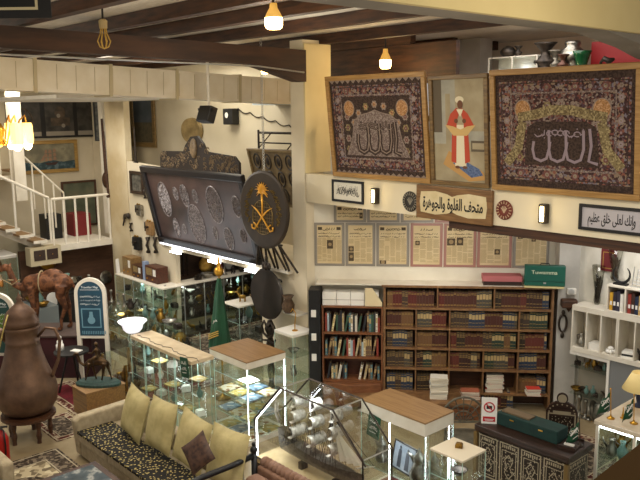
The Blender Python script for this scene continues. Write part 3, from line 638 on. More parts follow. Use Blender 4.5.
lathe_obj('candle_holder', 'small flared metal holder beside the round pot on the glass case', 'candle holder', (atY(518, 60, 10.5).x, 10.5, VZ+.262), flare(.07, .16), DKMETAL)
lathe_obj('vase', 'tall dark pewter vase with wide frilled mouth on the gallery shelf', 'vase', (atY(545, 60, 10.5).x, 10.5, VZ), flare(.18, .44), DKMETAL)
lathe_obj('vase', 'smaller pewter vase with frilled mouth beside the tall dark one', 'vase', (atY(555, 60, 10.55).x, 10.55, VZ), flare(.12, .32), mat('pewter', '7d776c', .4, .7))
lathe_obj('vase', 'small dark reddish flared vase before the silver urn', 'vase', (atY(563, 60, 10.38).x, 10.38, VZ), flare(.09, .24), mat('red_bronze', '5a3a2e', .4, .5))
lathe_obj('silver_urn', 'large silver lidded urn on the gallery shelf', 'urn', (atY(572, 60, 10.6).x, 10.6, VZ), [(.1, 0), (.1, .02), (.16, .1), (.19, .2), (.17, .3), (.1, .36), (.12, .4), (.11, .44), (0, .46)], SILVER)
lathe_obj('green_glass_bowl', 'dark green fluted glass pot on the gallery shelf', 'pot', (atY(582, 60, 10.4).x, 10.4, VZ), [(.07, 0), (.06, .02), (.11, .2), (.14, .27), (.12, .27), (.05, .04)], mat('green_glass', '14502c', .2))
o = MB().tube([(.0, 0, .0), (0, 0, .1), (.05, 0, .14), (.12, 0, .1), (.2, 0, .13)], [.03, .02, .04, .05, .02]).tube([(.12, 0, .1), (.1, 0, .0)], .012).build('figurine', DKMETAL, smooth=True); tag(o, 'small dark animal figurine by the red sign', 'figurine', None, (atY(601, 60, 10.42).x, 10.42, VZ))
rs = thing('red_sign', 'red illuminated sign board with white club logo on the gallery', 'sign', (atY(592, 60, 10.9).x, 10.9, 5.0))
MB().box(-.02, 0, 0, 1.1, .06, .86).build('board', mat('sign_red', 'b02a2c', .5, emit='b02a2c', es=.08), rs); MB().box(1.1, -.01, 0, 1.13, .07, 1.0).build('edge_strip', WHITE, rs)
lettering('lettering', 'Club', .12, PAPER, rs, (.86, -.003, .36), 1, .003); 
mb = MB(); mb.tube([(.62+.07*math.cos(a), -.004, .30+.07*math.sin(a)) for a in [i*.5 for i in range(11)]], .008, 5); mb.stroke([(.6, .28), (.64, .34), (.66, .26)], .02, -.004); mb.rect(.74, .22, .98, .28, -.003); mb.build('logo', PAPER, rs)
# small dark things behind sign: projector arm etc
# ceiling bulbs
def bulb(label, loc, lit, r=.11, h=.3, power=40, es=16):
    t = thing('ceiling_lamp', label, 'ceiling lamp', loc)
    MB().lathe([(r*.4, h*1.25), (r*.45, h*1.02), (r*.8, h*.75), (r, h*.55)], 20).build('lamp_cap', mat('lamp_cap_cream', 'e0bf78', .5, emit='e8a83c', es=.5), t, smooth=True)
    MB().lathe([(0, 0), (r*.7, .0), (r*.92, h*.08), (r, h*.2), (r, h*.55)], 20).build('lamp_diffuser', mat('lamp_diffuser_lit', 'fff0c0', .5, emit='ffd27a', es=es), t, smooth=True)
    MB().tube([(0, 0, h*1.2), (0, 0, 5.99-loc[2])], .012).build('cable', BLACK, t)
    if power: point('bulb_glow', (loc[0], loc[1], loc[2]-.12), power, WARMER, .12)
    return t
bulb('bright warm bulb lamp nearest the camera hanging from the joists', (-5.75, 4.62, 5.66), True, .085, .19, 30)
bulb('lit bulb lamp above the smaller framed carpet', (-8.2, 8.8, 5.52), True, .09, .24, 26)
bulb('lit bulb partly hidden behind the girder above the emblem disc', (-11.0, 8.6, 5.55), True, .07, .16, 14)
# unlit caged bulb lamp
cl = thing('caged_bulb', 'unlit cream caged bulb hanging under the joists in front of the girder', 'ceiling lamp', (-8.0, 4.0, 5.62))
mb = MB()
for i in range(8):
    a = i*PI/4; mb.tube([(.03*math.cos(a), .03*math.sin(a), .2), (.04*math.cos(a), .04*math.sin(a), .14), (.075*math.cos(a), .075*math.sin(a), .06), (.05*math.cos(a), .05*math.sin(a), .0), (0, 0, -.02)], .006, 5)
mb.build('cage', mat('cream_wire', 'b5923f', .5), cl); MB().lathe([(.045, .2), (.05, .28), (.03, .3), (0, .3)], 14).build('socket', mat('socket_cream', 'a89468', .5), cl)
MB().lathe([(.09, .42), (.09, .45), (0, .46)], 16).build('ceiling_rose', PLANK, cl); MB().tube([(0, 0, .3), (0, 0, .47)], .012).build('cable', BLACK, cl)
# ================================================================== LEFT UPPER WALL
def framed(name, label, cat, P, w_, h_, rz, fm, cm, fw=.06, rx=0, dep=.05):
    t = thing(name, label, cat, P, rz, rx=rx)
    MB().box(0, -dep, 0, w_, 0, fw).box(0, -dep, h_-fw, w_, 0, h_).box(0, -dep, fw+.0005, fw, 0, h_-fw-.0005).box(w_-fw, -dep, fw+.0005, w_, 0, h_-fw-.0005).build('frame', fm, t, bevel=.006)
    return t
g = framed('framed_painting', 'tall framed desert landscape under the air duct on the upper wall', 'painting', (-17.85, 9.58, 4.02), 1.2, 1.3, 0, wood('dull_gold_frame', '6b5530', '8a6f42'), None, .12)
g.location.x = -17.85
MB().box(.12, -.02, .12, 1.08, -.005, 1.18).build('canvas', [ramp_mat('desert_canvas', 'noise', [(0, '39342c'), (.5, '5b5340'), (.6, '4a4638')], 6, const=False)], g)
MB().rect(.12, .62, 1.08, 1.18, -.0205).build('painted_sky', mat('dusk_sky_paint', '4d5660', .7, 0, '3d464c', 3), g)
# drum
o = MB().xf(Matrix.Rotation(PI/2, 4, 'X')).lathe([(.0, 0), (.42, 0), (.44, .04), (.42, .1), (.4, .105), (0, .1)], 30).build('frame_drum', mat('drum_skin', '9c8557', .6, 0, '6d5a34', 3)); tag(o, 'round tan drum hanging on the upper wall above the carved crest', 'drum', None, (-14.97, 9.59, 4.46)); o.scale = (.95, 1, .68)
# carved crest board
def crest():
    pts = [(-1.45, 0), (-1.45, .28), (-1.35, .36), (-.5, .38), (-.42, .5), (-.2, .68), (.05, .7), (.25, .55), (.35, .4), (1.3, .34), (1.45, .22), (1.45, 0)]
    mb = MB().prism(pts, 'y', -.05, 0); mb.m(1)
    rd = random.Random(4)
    for i in range(150):
        x = rd.uniform(-1.4, 1.4); zt = .32 if abs(x) > .45 else .55; z = rd.uniform(.03, zt); r = rd.uniform(.025, .05)
        mb.tube([(x+r*math.cos(t), -.055, z+r*math.sin(t)) for t in (0, 1.2, 2.4, 3.6, 4.6)], .008, 4)
    mb.ell(-.08, -.06, .45, .12, .06, .2); return mb
o = crest().build('carved_crest', [mat('crest_dark', '2a2018', .6), mat('crest_carving', '8a7454', .55, 0, '5c4a34', 12)]); tag(o, 'long openwork carved crest board above the big black panel', 'carved board', None, (-12.75, 7.98, 3.6)); o.scale.x = .98
o.location = (-12.77, 8.27, 3.721)
# big black leather panel, leaning forward
bp = thing('carved_black_panel', 'huge dark carved panel with oval medallions leaning over the lit ledge', 'carved panel', (-13.86, 7.99, 2.215), 0, rx=0)
bp.rotation_euler.x = math.atan2(.37, 1.62)
PANM = mat('panel_dark_brown', '2e2421', .38, 0, '4a3833', 2, .06, 30, spec=.6); PANR = mat('panel_relief', '8a817e', .4, .2, '4c4442', 30)
BW, BH = 3.5, 1.66
fw = .13; MB().box(0, -.10, 0, BW, 0, fw).box(0, -.10, BH-fw, BW, 0, BH).box(0, -.10, fw+.0005, fw, 0, BH-fw-.0005).box(BW-fw, -.10, fw+.0005, BW, 0, BH-fw-.0005).build('frame', mat('panel_frame_black', '1b1718', .35), bp, bevel=.02)
mb = MB().m(0).box(fw, -.035, fw, BW-fw, -.005, BH-fw); mb.m(1)
mb.build('leather_sheet', [PANM, PANR], bp)
meds = [(.62, .98, .2, .36), (1.1, 1.14, .08, .13), (1.42, 1.12, .13, .22), (1.8, 1.14, .08, .13), (2.4, 1.02, .24, .36), (.82, .4, .1, .2), (1.12, .4, .06, .1), (1.62, .56, .26, .4), (2.2, .44, .07, .13), (2.62, .38, .13, .22), (3.1, 1.05, .12, .2), (3.1, .5, .08, .13)]
for i, (x, z, a, b) in enumerate(meds):
    mb = MB(); mb.m(0).tube([(x+a*math.cos(t*PI/12), -.04, z+b*math.sin(t*PI/12)) for t in range(24)], .012, 5, True)
    rd = random.Random(i)
    for k in range(int(220*a*b/.09)+6):
        r = math.sqrt(rd.random())*.88; t = rd.uniform(0, 6.28); px_, pz_ = x+a*r*math.cos(t), z+b*r*math.sin(t); q = rd.uniform(.012, .03)
        mb.tube([(px_+q*math.cos(s), -.038, pz_+q*math.sin(s)) for s in (0, 1.6, 3.2, 4.4)], .0055, 3)
    mb.build('medallion', PANR, bp)
tag(MB().m(0).box(-13.85, 7.9, 2.16, -9.58, 7.998, 2.21).m(1).box(-13.8, 7.895, 2.17, -10.5, 7.899, 2.2).build('ledge_trim', [WHITE, mat('soft_led', 'ffffff', .5, emit='eef2ff', es=3)]), 'white trim strip along the platform edge under the black panel', 'trim strip')
for x in (-13.3, -11.9, -10.7):
    o = MB().box(-.18, -.03, 0, .18, .03, .03).build('ledge_light', LED); tag(o, 'bright white light strip under the platform edge', 'light', 'platform edge lights', (x, 7.96, 2.02))
area('ledge_uplight', (-12.2, 7.68, 2.25), .1, 26, COOL, (R(168), 0, 0), 2.6).data.size = 3.0
# panel with ovals on hanging bar
op = framed('oval_panel', 'brown panel with rows of oval plaques hanging behind the emblem disc', 'carved panel', (-11.02, 8.45, 3.22), 1.4, 1.05, 0, wood('oval_frame', '6a5636', '84704a'), None, .05)
op.rotation_euler.x = R(14)
MB().box(.05, -.02, .05, 1.3, -.005, 1.0).build('sheet', mat('tan_sheet', '7a6745', .7, 0, '5e4d32', 9), op)
mb = MB()
for r_ in range(3):
    for c in range(4):
        mb.tube([(.22+c*.3+.09*math.cos(t*PI/8), -.025, .2+r_*.31+.13*math.sin(t*PI/8)) for t in range(16)], .016, 5, True); mb.ell(.22+c*.3, -.02, .2+r_*.31, .05, .015, .08, 8, 5)
mb.build('oval_plaques', mat('oval_dark', '2a221b', .5), op)
MB().tube([(.3, 0, 1.04), (.3, .358, 1.23)], .01).tube([(1.1, 0, 1.04), (1.1, .358, 1.23)], .01).build('hanging_cords', DKMETAL, op)
o = MB().tube([(-11.1, 8.5, 2.2), (-11.1, 8.5, 4.55)], .02).tube([(-11.1, 8.5, 4.5), (-9.6, 8.5, 4.5)], .022).tube([(-10.95, 8.5, 4.5), (-10.95, 8.5, 4.2)], .016).tube([(-11.1, 8.5, 4.32), (-9.6, 8.5, 4.32)], .014).build('hanging_rail', DKMETAL); tag(o, 'dark metal hanging rail above the oval plaque panel', 'rail')
# emblem disc on a stand, hung by a chain
em = thing('emblem_disc', 'large round dark shield with golden palm and crossed swords', 'emblem', (-9.57, 7.42, 3.31))
MB().xf(Matrix.Rotation(PI/2, 4, 'X')).lathe([(0, -.02), (.60, -.02), (.635, 0), (.635, .03), (.6, .045), (0, .045)], 40).build('shield', mat('shield_dark', '2e251b', .45, .3, '3b2f20', 4), em)
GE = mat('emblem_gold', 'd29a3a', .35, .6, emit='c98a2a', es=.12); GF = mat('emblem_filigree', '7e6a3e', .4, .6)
mb = MB(); y0 = -.05
for a in range(-6, 7):
    t = PI/2+a*.30; L_ = .21 if abs(a) < 5 else .15
    mb.tube([(0, y0, .26), (math.cos(t)*L_*.5, y0-.004, .26+math.sin(t)*L_*.5+.04), (math.cos(t)*L_, y0-.002, .26+math.sin(t)*L_*1.0-.01)], [.014, .022, .003], 5, flat=.5)
mb.tube([(0, y0, .26), (0, y0, -.1)], [.022, .016], 6); mb.build('palm', GE, em, smooth=True)
mb = MB()
for s in (-1, 1):
    mb.tube([(s*-.27, y0-.012, .06), (s*-.14, y0-.012, .0), (0, y0-.012, -.11), (s*.14, y0-.012, -.26), (s*.2, y0-.012, -.33)], [.004, .014, .016, .014, .012], 6)
    mb.tube([(s*.2, y0-.012, -.33), (s*.27, y0-.012, -.31), (s*.28, y0-.012, -.25)], .014, 6); mb.tube([(s*.12, y0-.012, -.29), (s*.22, y0-.012, -.22)], .012, 6)
mb.build('crossed_swords', GE, em, smooth=True)
mb = MB(); mb.m(0)
for i in range(-4, 5):
    h = .26*math.sqrt(max(0, 1-(i*.06/.27)**2)); mb.tube([(i*.06, y0, -.12-h*1.05), (i*.06, y0, -.12+h*1.05)], .004, 4)
    mb.tube([(-math.sqrt(max(.0, .27**2-(i*.058)**2)), y0, -.12+i*.058), (math.sqrt(max(0, .27**2-(i*.058)**2)), y0, -.12+i*.058)], .004, 4)
mb.tube([(.27*math.cos(t*PI/16), y0, -.12+.28*math.sin(t*PI/16)) for t in range(32)], .007, 4, True)
rd = random.Random(2)
for k in range(70):
    for s in (-1, 1):
        t = rd.uniform(-.5, .95); x = s*(.42+.05*rd.uniform(-1, 1))*math.cos(t); z = -.02+.42*math.sin(t)+rd.uniform(-.03, .03); q = .022
        mb.tube([(x+q*math.cos(a), y0, z+q*math.sin(a)) for a in (0, 1.6, 3.2)], .005, 3)
mb.build('filigree', GF, em)
mb = MB()
for i in range(51): mb.tube([(.02*math.cos(t)*(1 if i % 2 else 0), .02*math.cos(t)*(0 if i % 2 else 1), .65+i*.043+.028*math.sin(t)) for t in (0, 1.05, 2.1, 3.14, 4.2, 5.2)], .006, 4, True)
mb.build('chain', CHROME, em)
mb = MB()
for x in (-.45, -.15, .15, .45): mb.tube([(x, .45, -1.08), (x*.6+.08, .3, -.6)], .02); mb.tube([(x+.22, .45, -1.08), (x*.6+.08, .3, -.6)], .02)
mb.tube([(-.3, .3, -.62), (.45, .3, -.62)], .02); o = mb.build('easel', DKMETAL); tag(o, 'dark zigzag legged easel on the platform below the emblem disc', 'easel', None, (-9.97, 7.42, 3.31))
# speaker and projector from the ceiling
sp = thing('hanging_projector', 'black projector tilted on a white pole hanging below the duct', 'projector', (-10.15, 6.8, 4.85))
MB().xf(Matrix.Rotation(R(-20), 4, 'X')).box(-.2, -.09, -.14, .12, .06, .12).build('body', BLACK, sp, bevel=.015); MB().tube([(0, 0, .1), (0, 0, 1.1)], .025).build('pole', WHITE, sp); MB().box(-.26, -.04, .06, .18, .03, .1).build('bracket', DKMETAL, sp)
sk = thing('wall_speaker', 'small black speaker box fixed on the upper wall', 'speaker', (-13.35, 9.5, 4.78)); MB().box(-.17, -.1, -.17, .17, .09, .17).build('body', BLACK, sk, bevel=.02); MB().xf(Matrix.Translation((0, -.11, .03)) @ Matrix.Rotation(PI/2, 4, 'X')).lathe([(0, 0), (.05, 0), (.06, .01)], 14).build('speaker_cone', PAPER, sk)
mb = MB(); pts = []
for i in range(60): pts.append((-13.2+i*.06, 9.58, 4.95-.012*i-.06*abs(math.sin(i*.45))))
tag(mb.tube(pts, .012, 5).build('cable', DKMETAL), 'looping dark cable running along the upper wall', 'cable')
# things on the parapet wall, left of the black panel
def Pp(x, y): return atY(x, y, 8.34)
hf = framed('framed_picture', 'small dark framed picture on the white parapet wall', 'picture', Pp(132, 193), .62, .52, 0, wood('small_dark_frame', '2a1c12', '3a281a'), None, .07)
MB().box(.07, -.02, .07, .55, -.005, .45).build('photo', mat('old_photo', '6b675c', .6, 0, '3a3832', 12), hf); hf.scale = (.95, 1, 1.0)
ARM = 'antique pistol'
tag(MB().tube([(0, 0, 0), (.15, -.04, .1), (.3, -.04, .12), (.34, -.04, .05)], [.03, .05, .06, .03]).tube([(.08, -.03, .02), (.0, -.03, -.15)], .02).build('wall_hook', DKMETAL, smooth=True), 'dark curved horn bracket on the parapet wall by the pier', 'bracket', None, Pp(124, 219))
def wallphone(label, px_, py_, s, body, cat='antique telephone'):
    t = thing('wall_telephone', label, cat, Pp(px_, py_)); t.scale = (s,)*3
    MB().box(-.2, -.16, -.25, .2, 0, .25).build('body', body, t, bevel=.02); MB().tube([(-.28, -.1, -.12), (-.3, -.12, .05), (-.28, -.1, .2)], [.05, .025, .05]).build('receiver', BLACK, t, smooth=True)
    MB().xf(Matrix.Translation((0, -.16, .05)) @ Matrix.Rotation(PI/2, 4, 'X')).lathe([(.04, 0), (.035, .06), (.07, .12), (0, .1)], 14).build('mouthpiece', DKMETAL, t)
    MB().xf(Matrix.Translation((0, -.12, .27))).ell(-.09, 0, 0, .06, .04, .05).ell(.09, 0, 0, .06, .04, .05).build('bell', BRASS, t, smooth=True)
wallphone('small brown wooden wall telephone with receiver', 152, 228, .62, OAK)
wallphone('black wall telephone below the wooden one', 139.5, 243, .62, BLACK)
wallphone('white faced metal wall device hanging under the small picture', 141, 210, .5, SILVER, 'wall device')
for i, (a, b, lab) in enumerate(((149, 245, 'dark metal key shaped ornament right of the black telephone'), (156.5, 245, 'dark metal hook ornament beside the black panel edge'), (146, 194, 'dark round hook beside the small framed picture'), (132, 227, 'dark round knob ornament on the parapet wall'))):
    o = MB().tube([(0, -.03, .2), (.03, -.05, .1), (-.02, -.05, 0), (.03, -.04, -.1), (0, -.03, -.18)], [.06, .03, .04, .03, .06]).build('metal_ornament', DKMETAL, smooth=True); tag(o, lab, 'ornament', None, Pp(a, b)); o.scale = (.9,)*3 if i < 2 else (.6, .8, .5)
# lute on the pier edge and swords
lu = thing('long_lute', 'long necked dark lute hanging beside the corner pier', 'lute', (-17.3, 8.48, 3.25), 0)
MB().ell(0, 0, 0, .14, .08, .2).build('body', wood('lute_wood', '2e1a10', '4a2c1a'), lu, smooth=True); MB().tube([(0, 0, .1), (-.03, 0, 1.5)], .03).build('neck', DARKWOOD, lu)
tag(MB().tube([(0, 0, 0), (-.05, 0, 1.5)], [.03, .02]).ell(0, 0, -.05, .05, .05, .05).build('walking_stick', DARKWOOD), 'thin dark stick with round knob next to the long lute', 'stick', None, (-16.9, 8.32, 2.95))
tag(MB().tube([(0, 0, 0), (0, 0, .8)], [.03, .015]).box(-.08, -.02, 0, .08, .02, .02).build('sword', DKMETAL), 'dark upright sword standing on the parapet top', 'sword', None, (-15.55, 8.38, 3.76))
# far left: painting of ship and big dark picture
sf = framed('ship_painting', 'gold framed oil painting of a sailing ship on dark sea', 'painting', (-18.78, 6.95, 3.40), 1.5, .82, R(90), wood('ship_gold_frame', '8a6a34', 'a38245'), None, .09)
mb = MB().m(0).box(.09, -.03, .09, 1.41, -.005, .73); mb.m(1).poly([(.09, .09), (1.41, .09), (1.41, .3), (1.1, .27), (.8, .32), (.5, .26), (.09, .29)], -.031)
mb.m(2).poly([(.62, .26), (.68, .2), (.9, .2), (.98, .28), (.8, .26)], -.0325); mb.m(3)
for x, z, s in ((.66, .3, .08), (.76, .3, .1), (.88, .32, .09)):
    for k in range(3): mb.poly([(x-s*.4, z+k*.1), (x+s*.55, z+k*.1+.01), (x+s*.35, z+k*.1+.085), (x-s*.2, z+k*.1+.09)], -.0335-.0002*k)
mb.poly([(.6, .32), (.64, .5), (.5, .3)], -.0335)
mb.build('canvas', [ramp_mat('stormy_sky_paint', 'noise', [(0, '45443c'), (.45, '6f6a58'), (.6, '8c856c'), (.75, '504f46')], 3, const=False), ramp_mat('sea_paint', 'noise', [(0, '1d2a2e'), (.5, '2f4246'), (.65, '56666a')], 9, const=False), mat('hull_paint', '3a1f16', .7), mat('sail_paint', '8a6850', .7)], sf)
wp = framed('wide_dark_picture', 'huge dark photograph of a cart wheel and old vehicle in black frame', 'picture', (-18.78, 6.7, 4.28), 2.25, 1.02, R(90), BLACK, None, .05)
mb = MB().m(0).box(.05, -.03, .05, 2.2, -.005, .97); mb.m(1)
cxw, czw = .42, .4
mb.tube([(cxw+.22*math.cos(t*PI/12), -.035, czw+.33*math.sin(t*PI/12)) for t in range(24)], .02, 5, True)
for i in range(10): t = i*PI/5; mb.tube([(cxw, -.035, czw), (cxw+.21*math.cos(t), -.035, czw+.32*math.sin(t))], .009, 4)
mb.m(2).rect(.05, .05, 2.2, .16, -.0312); mb.m(3).rect(.84, .05, .96, .97, -.033).rect(1.7, .05, 1.8, .97, -.033).rect(.15, .1, .22, .97, -.033)
mb.m(1).ell(1.35, -.03, .62, .14, .01, .17).rect(1.1, .3, 1.6, .5, -.0325); mb.m(2).disc(1.3, .55, .05, -.045).disc(1.42, .3, .05, -.034)
mb.build('photo', [mat('dark_photo', '22201d', .5, 0, '45403a', 5), mat('wheel_paint', '5c4c3a', .6, 0, '3a3026', 8), mat('ground_photo', '8a8274', .7), BLACK], wp)
# small dark framed by 100-105
nf = framed('framed_drawing', 'dark framed drawing hung beside the huge cart wheel photograph', 'picture', (-17.68, 8.46, 4.2), .42, 1.0, R(40), BLACK, None, .03)
MB().box(.03, -.02, .03, .39, -.005, .97).build('drawing', mat('dark_drawing', '2c2c2a', .6, 0, '5a5a52', 18), nf)
# canvas behind the railing
gf = framed('framed_landscape', 'dull green landscape picture in dark frame behind the landing railing', 'picture', (-17.6, 8.9, 1.95), .95, 1.2, 0, DARKWOOD, None, .05)
gf.location = (-18.78, 7.95, 1.95); gf.rotation_euler.z = R(90)
MB().box(.05, -.02, .05, .9, -.005, 1.15).build('canvas', ramp_mat('green_canvas', 'noise', [(0, '2c3228'), (.5, '5a5e4c'), (.7, '6e6a54')], 3, const=False), gf)
o = MB().box(0, 0, 0, .5, .45, .55).build('storage_box', mat('dull_red_paint', '7c2426', .6)); tag(o, 'dull red box standing on the landing behind the railing', 'box', None, (-18.3, 7.8, 1.861))
o = MB().box(0, 0, 0, .4, .4, .6).build('black_box', BLACK); tag(o, 'black box standing on the landing behind the railing', 'box', None, (-18.2, 7.1, 1.861))
# chandelier
P = atY(13, 150, 1.0); 
ch = thing('chandelier', 'bright cream chandelier with glass shades at the left edge', 'chandelier', (-8.2, 2.85, 4.55))
MB().tube([(0, 0, .2), (0, 0, 1.5)], .012).build('rod', GILT, ch); MB().lathe([(0, 0), (.05, .03), (.03, .1), (.06, .18), (.02, .25)], 14).build('hub', GILT, ch, smooth=True)
SHG = mat('lit_cream_glass', 'ffe9b8', .4, emit='ffc861', es=2.2)
for i in range(6):
    a = i*PI/3+.3; c_, s_ = math.cos(a), math.sin(a); q = .26
    ar = MB().tube([(0, 0, .1), (q*.4*c_, q*.4*s_, .02), (q*.8*c_, q*.8*s_, .28), (q*c_, q*s_, .33), (q*1.05*c_, q*1.05*s_, .26)], .009).build('arm', GILT, ch)
    MB().lathe([(.05, .25), (.06, .22), (.065, .08), (.06, .03)], 12, (q*1.05*c_, q*1.05*s_, 0)).build('shade', SHG, ar); MB().ell(q*1.05*c_, q*1.05*s_, .02, .045, .045, .06).build('bulb', mat('bulb_lit', 'fff4d0', .5, emit='ffdf9a', es=16), ar)
point('chandelier_glow', (-8.2, 2.85, 4.35), 45, (1, .78, .45), .25)

# black embroidered cloth at the top left
P = CC+ray(52, 18)*7.0
bk = thing('embroidered_banner', 'black cloth banner with cream embroidered border near the ceiling', 'banner', P, R(48))
MB().box(-.9, -.01, 0, 0, 0, .6).build('cloth', BLACK, bk); mb = MB(); mb.rect(-.9, .075, -.12, .1, -.012); mb.rect(-.145, .1, -.12, .6, -.012); mb.build('embroidery', mat('cream_thread', 'c9bb95', .8), bk)
MB().tube([(-.5, 0, .55), (-.5, 0, 6.08-P.z)], .006).build('cord', BLACK, bk)
# ================================================================== FLOOR RUGS
def hz(P, y2):
    lo, hi = -2.0, 8.0
    for _ in range(40):
        mdl = (lo+hi)/2; d = Vector((P[0], P[1], mdl))-CC; yy = 240-FPX*(d.dot(uu))/d.dot(f0)
        if yy > y2: lo = mdl
        else: hi = mdl
    return lo
RG1 = ramp_mat('rug_beige_field', 'cells', [(0, '8f8166'), (.35, 'b0a284'), (.6, '6e614c'), (.8, 'c4b898')], 13, .95, spec=.1)
RG2 = ramp_mat('rug_grey_border', 'cells', [(0, '4c4238'), (.4, '7a6d5c'), (.7, '3a3128')], 22, .95, spec=.1)
RG3 = ramp_mat('rug_red_border', 'cells', [(0, '5a3128'), (.3, 'a89880'), (.5, '4a2420'), (.75, '877460')], 20, .95, spec=.1)
def rug(label, x0, y0, x1, y1, mf, mbd, w_, rz=0):
    cx, cy = (x0+x1)/2, (y0+y1)/2; a, b = (x1-x0)/2, (y1-y0)/2
    mb = MB().m(1).box(-a, -b, 0, a, b, .008).m(2); t = w_*.3
    for q, h in ((.1*w_, .0085), (.9*w_, .0085)): 
        mb.box(-a+q, -b+q, .008, a-q, -b+q+.02, h).box(-a+q, b-q-.02, .008, a-q, b-q, h).box(-a+q, -b+q, .008, -a+q+.02, b-q, h).box(a-q-.02, -b+q, .008, a-q, b-q, h)
    mb.m(0).box(-a+w_, -b+w_, .008, a-w_, b-w_, .0095)
    if w_ > .2: mb.m(1).prism([(a*.35*math.cos(t), b*.4*math.sin(t)) for t in [i*PI/8 for i in range(16)]], 'z', .0095, .0105)
    o = mb.build('rug', [mf, mbd, mat('rug_line_cream', 'a89c82', .95)]); return tag(o, label, 'rug', None, (cx, cy, .001), rz)
rug('beige and grey oriental rug before the cream sofa beside the giant coffee pot', -10.4, 2.4, -8.6, 4.06, RG1, RG2, .3)
rug('small brown patterned rug between giant coffee pot and sofa arm', -11.6, 4.15, -10.6, 4.75, RG2, RG3, .12)
rug('dark red carpet with patterned cream border under the wooden pedestal', -13.0, 4.78, -10.1, 5.45, REDC, RG3, .16)
rug('dark patterned rug under the tripod table and wicker chest', -16.5, 4.6, -14.9, 6.6, RG3, RG2, .22)

rug('red floral carpet between the table case and the long glass case', -12.7, 5.5, -10.95, 7.4, REDC, RG3, .2)
rug('added dark patterned carpet darkening the floor between the back glass counters', -13.7, 7.3, -12.0, 11.5, RG2, RG3, .2)  # added dark sheet to bring down the pale floor here
rug('added dark patterned carpet darkening the floor between carved desk and wide bookcase', -6.3, 8.75, -4.4, 10.1, RG2, RG3, .2)  # put in so the bright floor behind the desk goes dark
# ================================================================== GIANT COFFEE POT
KP = Vector((-11.05, 3.92, 0)); KA = R(48)
kt = thing('giant_coffee_pot', 'giant brown copper Arabian coffee pot on a low wooden stand', 'coffee pot', KP, KA)
MB().lathe([(.24, .42), (.36, .47), (.43, .58), (.455, .75), (.44, .87), (.39, 1.0), (.33, 1.15), (.285, 1.3), (.25, 1.45), (.235, 1.52), (.25, 1.54), (.235, 1.56), (.235, 1.7), (.26, 1.74), (.25, 1.78)], 40).build('body', COPPER, kt, smooth=True)
MB().lathe([(.255, 1.782), (.25, 1.86), (.22, 1.92), (.225, 1.94), (.19, 2.0), (.12, 2.07), (.06, 2.12), (.035, 2.16), (.05, 2.19), (.03, 2.22), (.012, 2.27), (0, 2.3)], 32).build('lid', COPPER, kt, smooth=True)
MB().tube([(.235, 0, 1.6), (.36, 0, 1.74), (.5, 0, 1.72), (.56, 0, 1.55), (.52, 0, 1.25), (.42, 0, 1.02), (.40, 0, .98)], [.022, .022, .025, .025, .025, .03, .03], 10).build('handle', COPPER, kt, smooth=True)
MB().tube([(-.22, 0, 1.6), (-.35, 0, 1.68), (-.5, 0, 1.78), (-.62, 0, 1.8), (-.72, 0, 1.72)], [.09, .07, .055, .04, .02], 12).build('spout', COPPER, kt, smooth=True)
MB().tube([(-.1, -.2, 2.0), (-.14, -.3, 1.8), (-.22, -.33, 1.5), (-.28, -.36, 1.1), (-.3, -.42, .9)], .012, 6).ell(-.3, -.44, .86, .05, .05, .08).build('tassel', mat('old_gold_cord', 'a08c4c', .6), kt, smooth=True)
ks = thing('pot_stand', 'dark wooden low stand carrying the giant coffee pot', 'stand', KP, KA)
MB().lathe([(.36, .34), (.40, .36), (.40, .40), (.34, .418)], 24).build('ring_top', wood('stand_wood', '3c2417', '55341f'), ks)
for a in range(5):
    t = a*2*PI/5+.5; MB().lathe([(.035, 0), (.03, .05), (.045, .12), (.03, .2), (.045, .28), (.04, .34)], 10, (.3*math.cos(t), .3*math.sin(t), 0)).build('leg', _M['stand_wood'], ks)
# fire extinguisher
P = atZ(4, 462, 0)
fe = thing('fire_extinguisher', 'red fire extinguisher standing on the floor at the left edge', 'fire extinguisher', P)
MB().lathe([(.08, 0), (.09, .02), (.09, .36), (.06, .43), (.03, .46), (.03, .49)], 18).build('cylinder', mat('extinguisher_red', 'a81c18', .3), fe, smooth=True)
MB().tube([(0, 0, .49), (0, 0, .53), (.09, .05, .55)], .015).tube([(0, 0, .52), (.1, .0, .5), (.13, 0, .3), (.11, 0, .15)], .012).build('valve_and_hose', BLACK, fe, smooth=True)

# ================================================================== CAMEL STATUE
def remesh(o, v=.02, sm=True):
    r = o.modifiers.new('remesh', 'REMESH'); r.mode = 'VOXEL'; r.voxel_size = v; r.use_smooth_shade = True
    s_ = o.modifiers.new('smooth', 'SMOOTH'); s_.factor = .5; s_.iterations = 4; return o
CP = Vector((-13.75, 5.42, 0)); ca = R(228)
pl = MB().box(-.85, -.42, 0, .9, .42, .80).m(1).box(-.88, -.45, .8, .93, .45, .83).build('camel_plinth', [mat('maroon_cloth', '3c1418', .9, 0, '2b0d10', 4), mat('plinth_edge', '4a3a34', .7)]); tag(pl, 'dark maroon covered plinth under the camel statue', 'plinth', None, CP, R(48))
cm = thing('camel_statue', 'reddish brown standing camel statue with rope girth on maroon plinth', 'camel statue', CP+Vector((0, 0, .83)), ca)
mb = MB()
mb.ell(.0, 0, .92, .42, .17, .19, 20, 12).ell(-.12, 0, 1.02, .22, .12, .16, 16, 10).ell(.27, 0, .90, .19, .14, .17, 16, 10).ell(-.32, 0, .9, .16, .14, .18, 16, 10)
mb.tube([(.3, 0, .88), (.48, 0, .82), (.6, 0, .88), (.66, 0, 1.05), (.70, 0, 1.2)], [.12, .085, .07, .06, .055], 12)
mb.tube([(.68, 0, 1.18), (.76, 0, 1.22), (.88, 0, 1.17), (.97, 0, 1.12)], [.06, .075, .055, .04], 12)
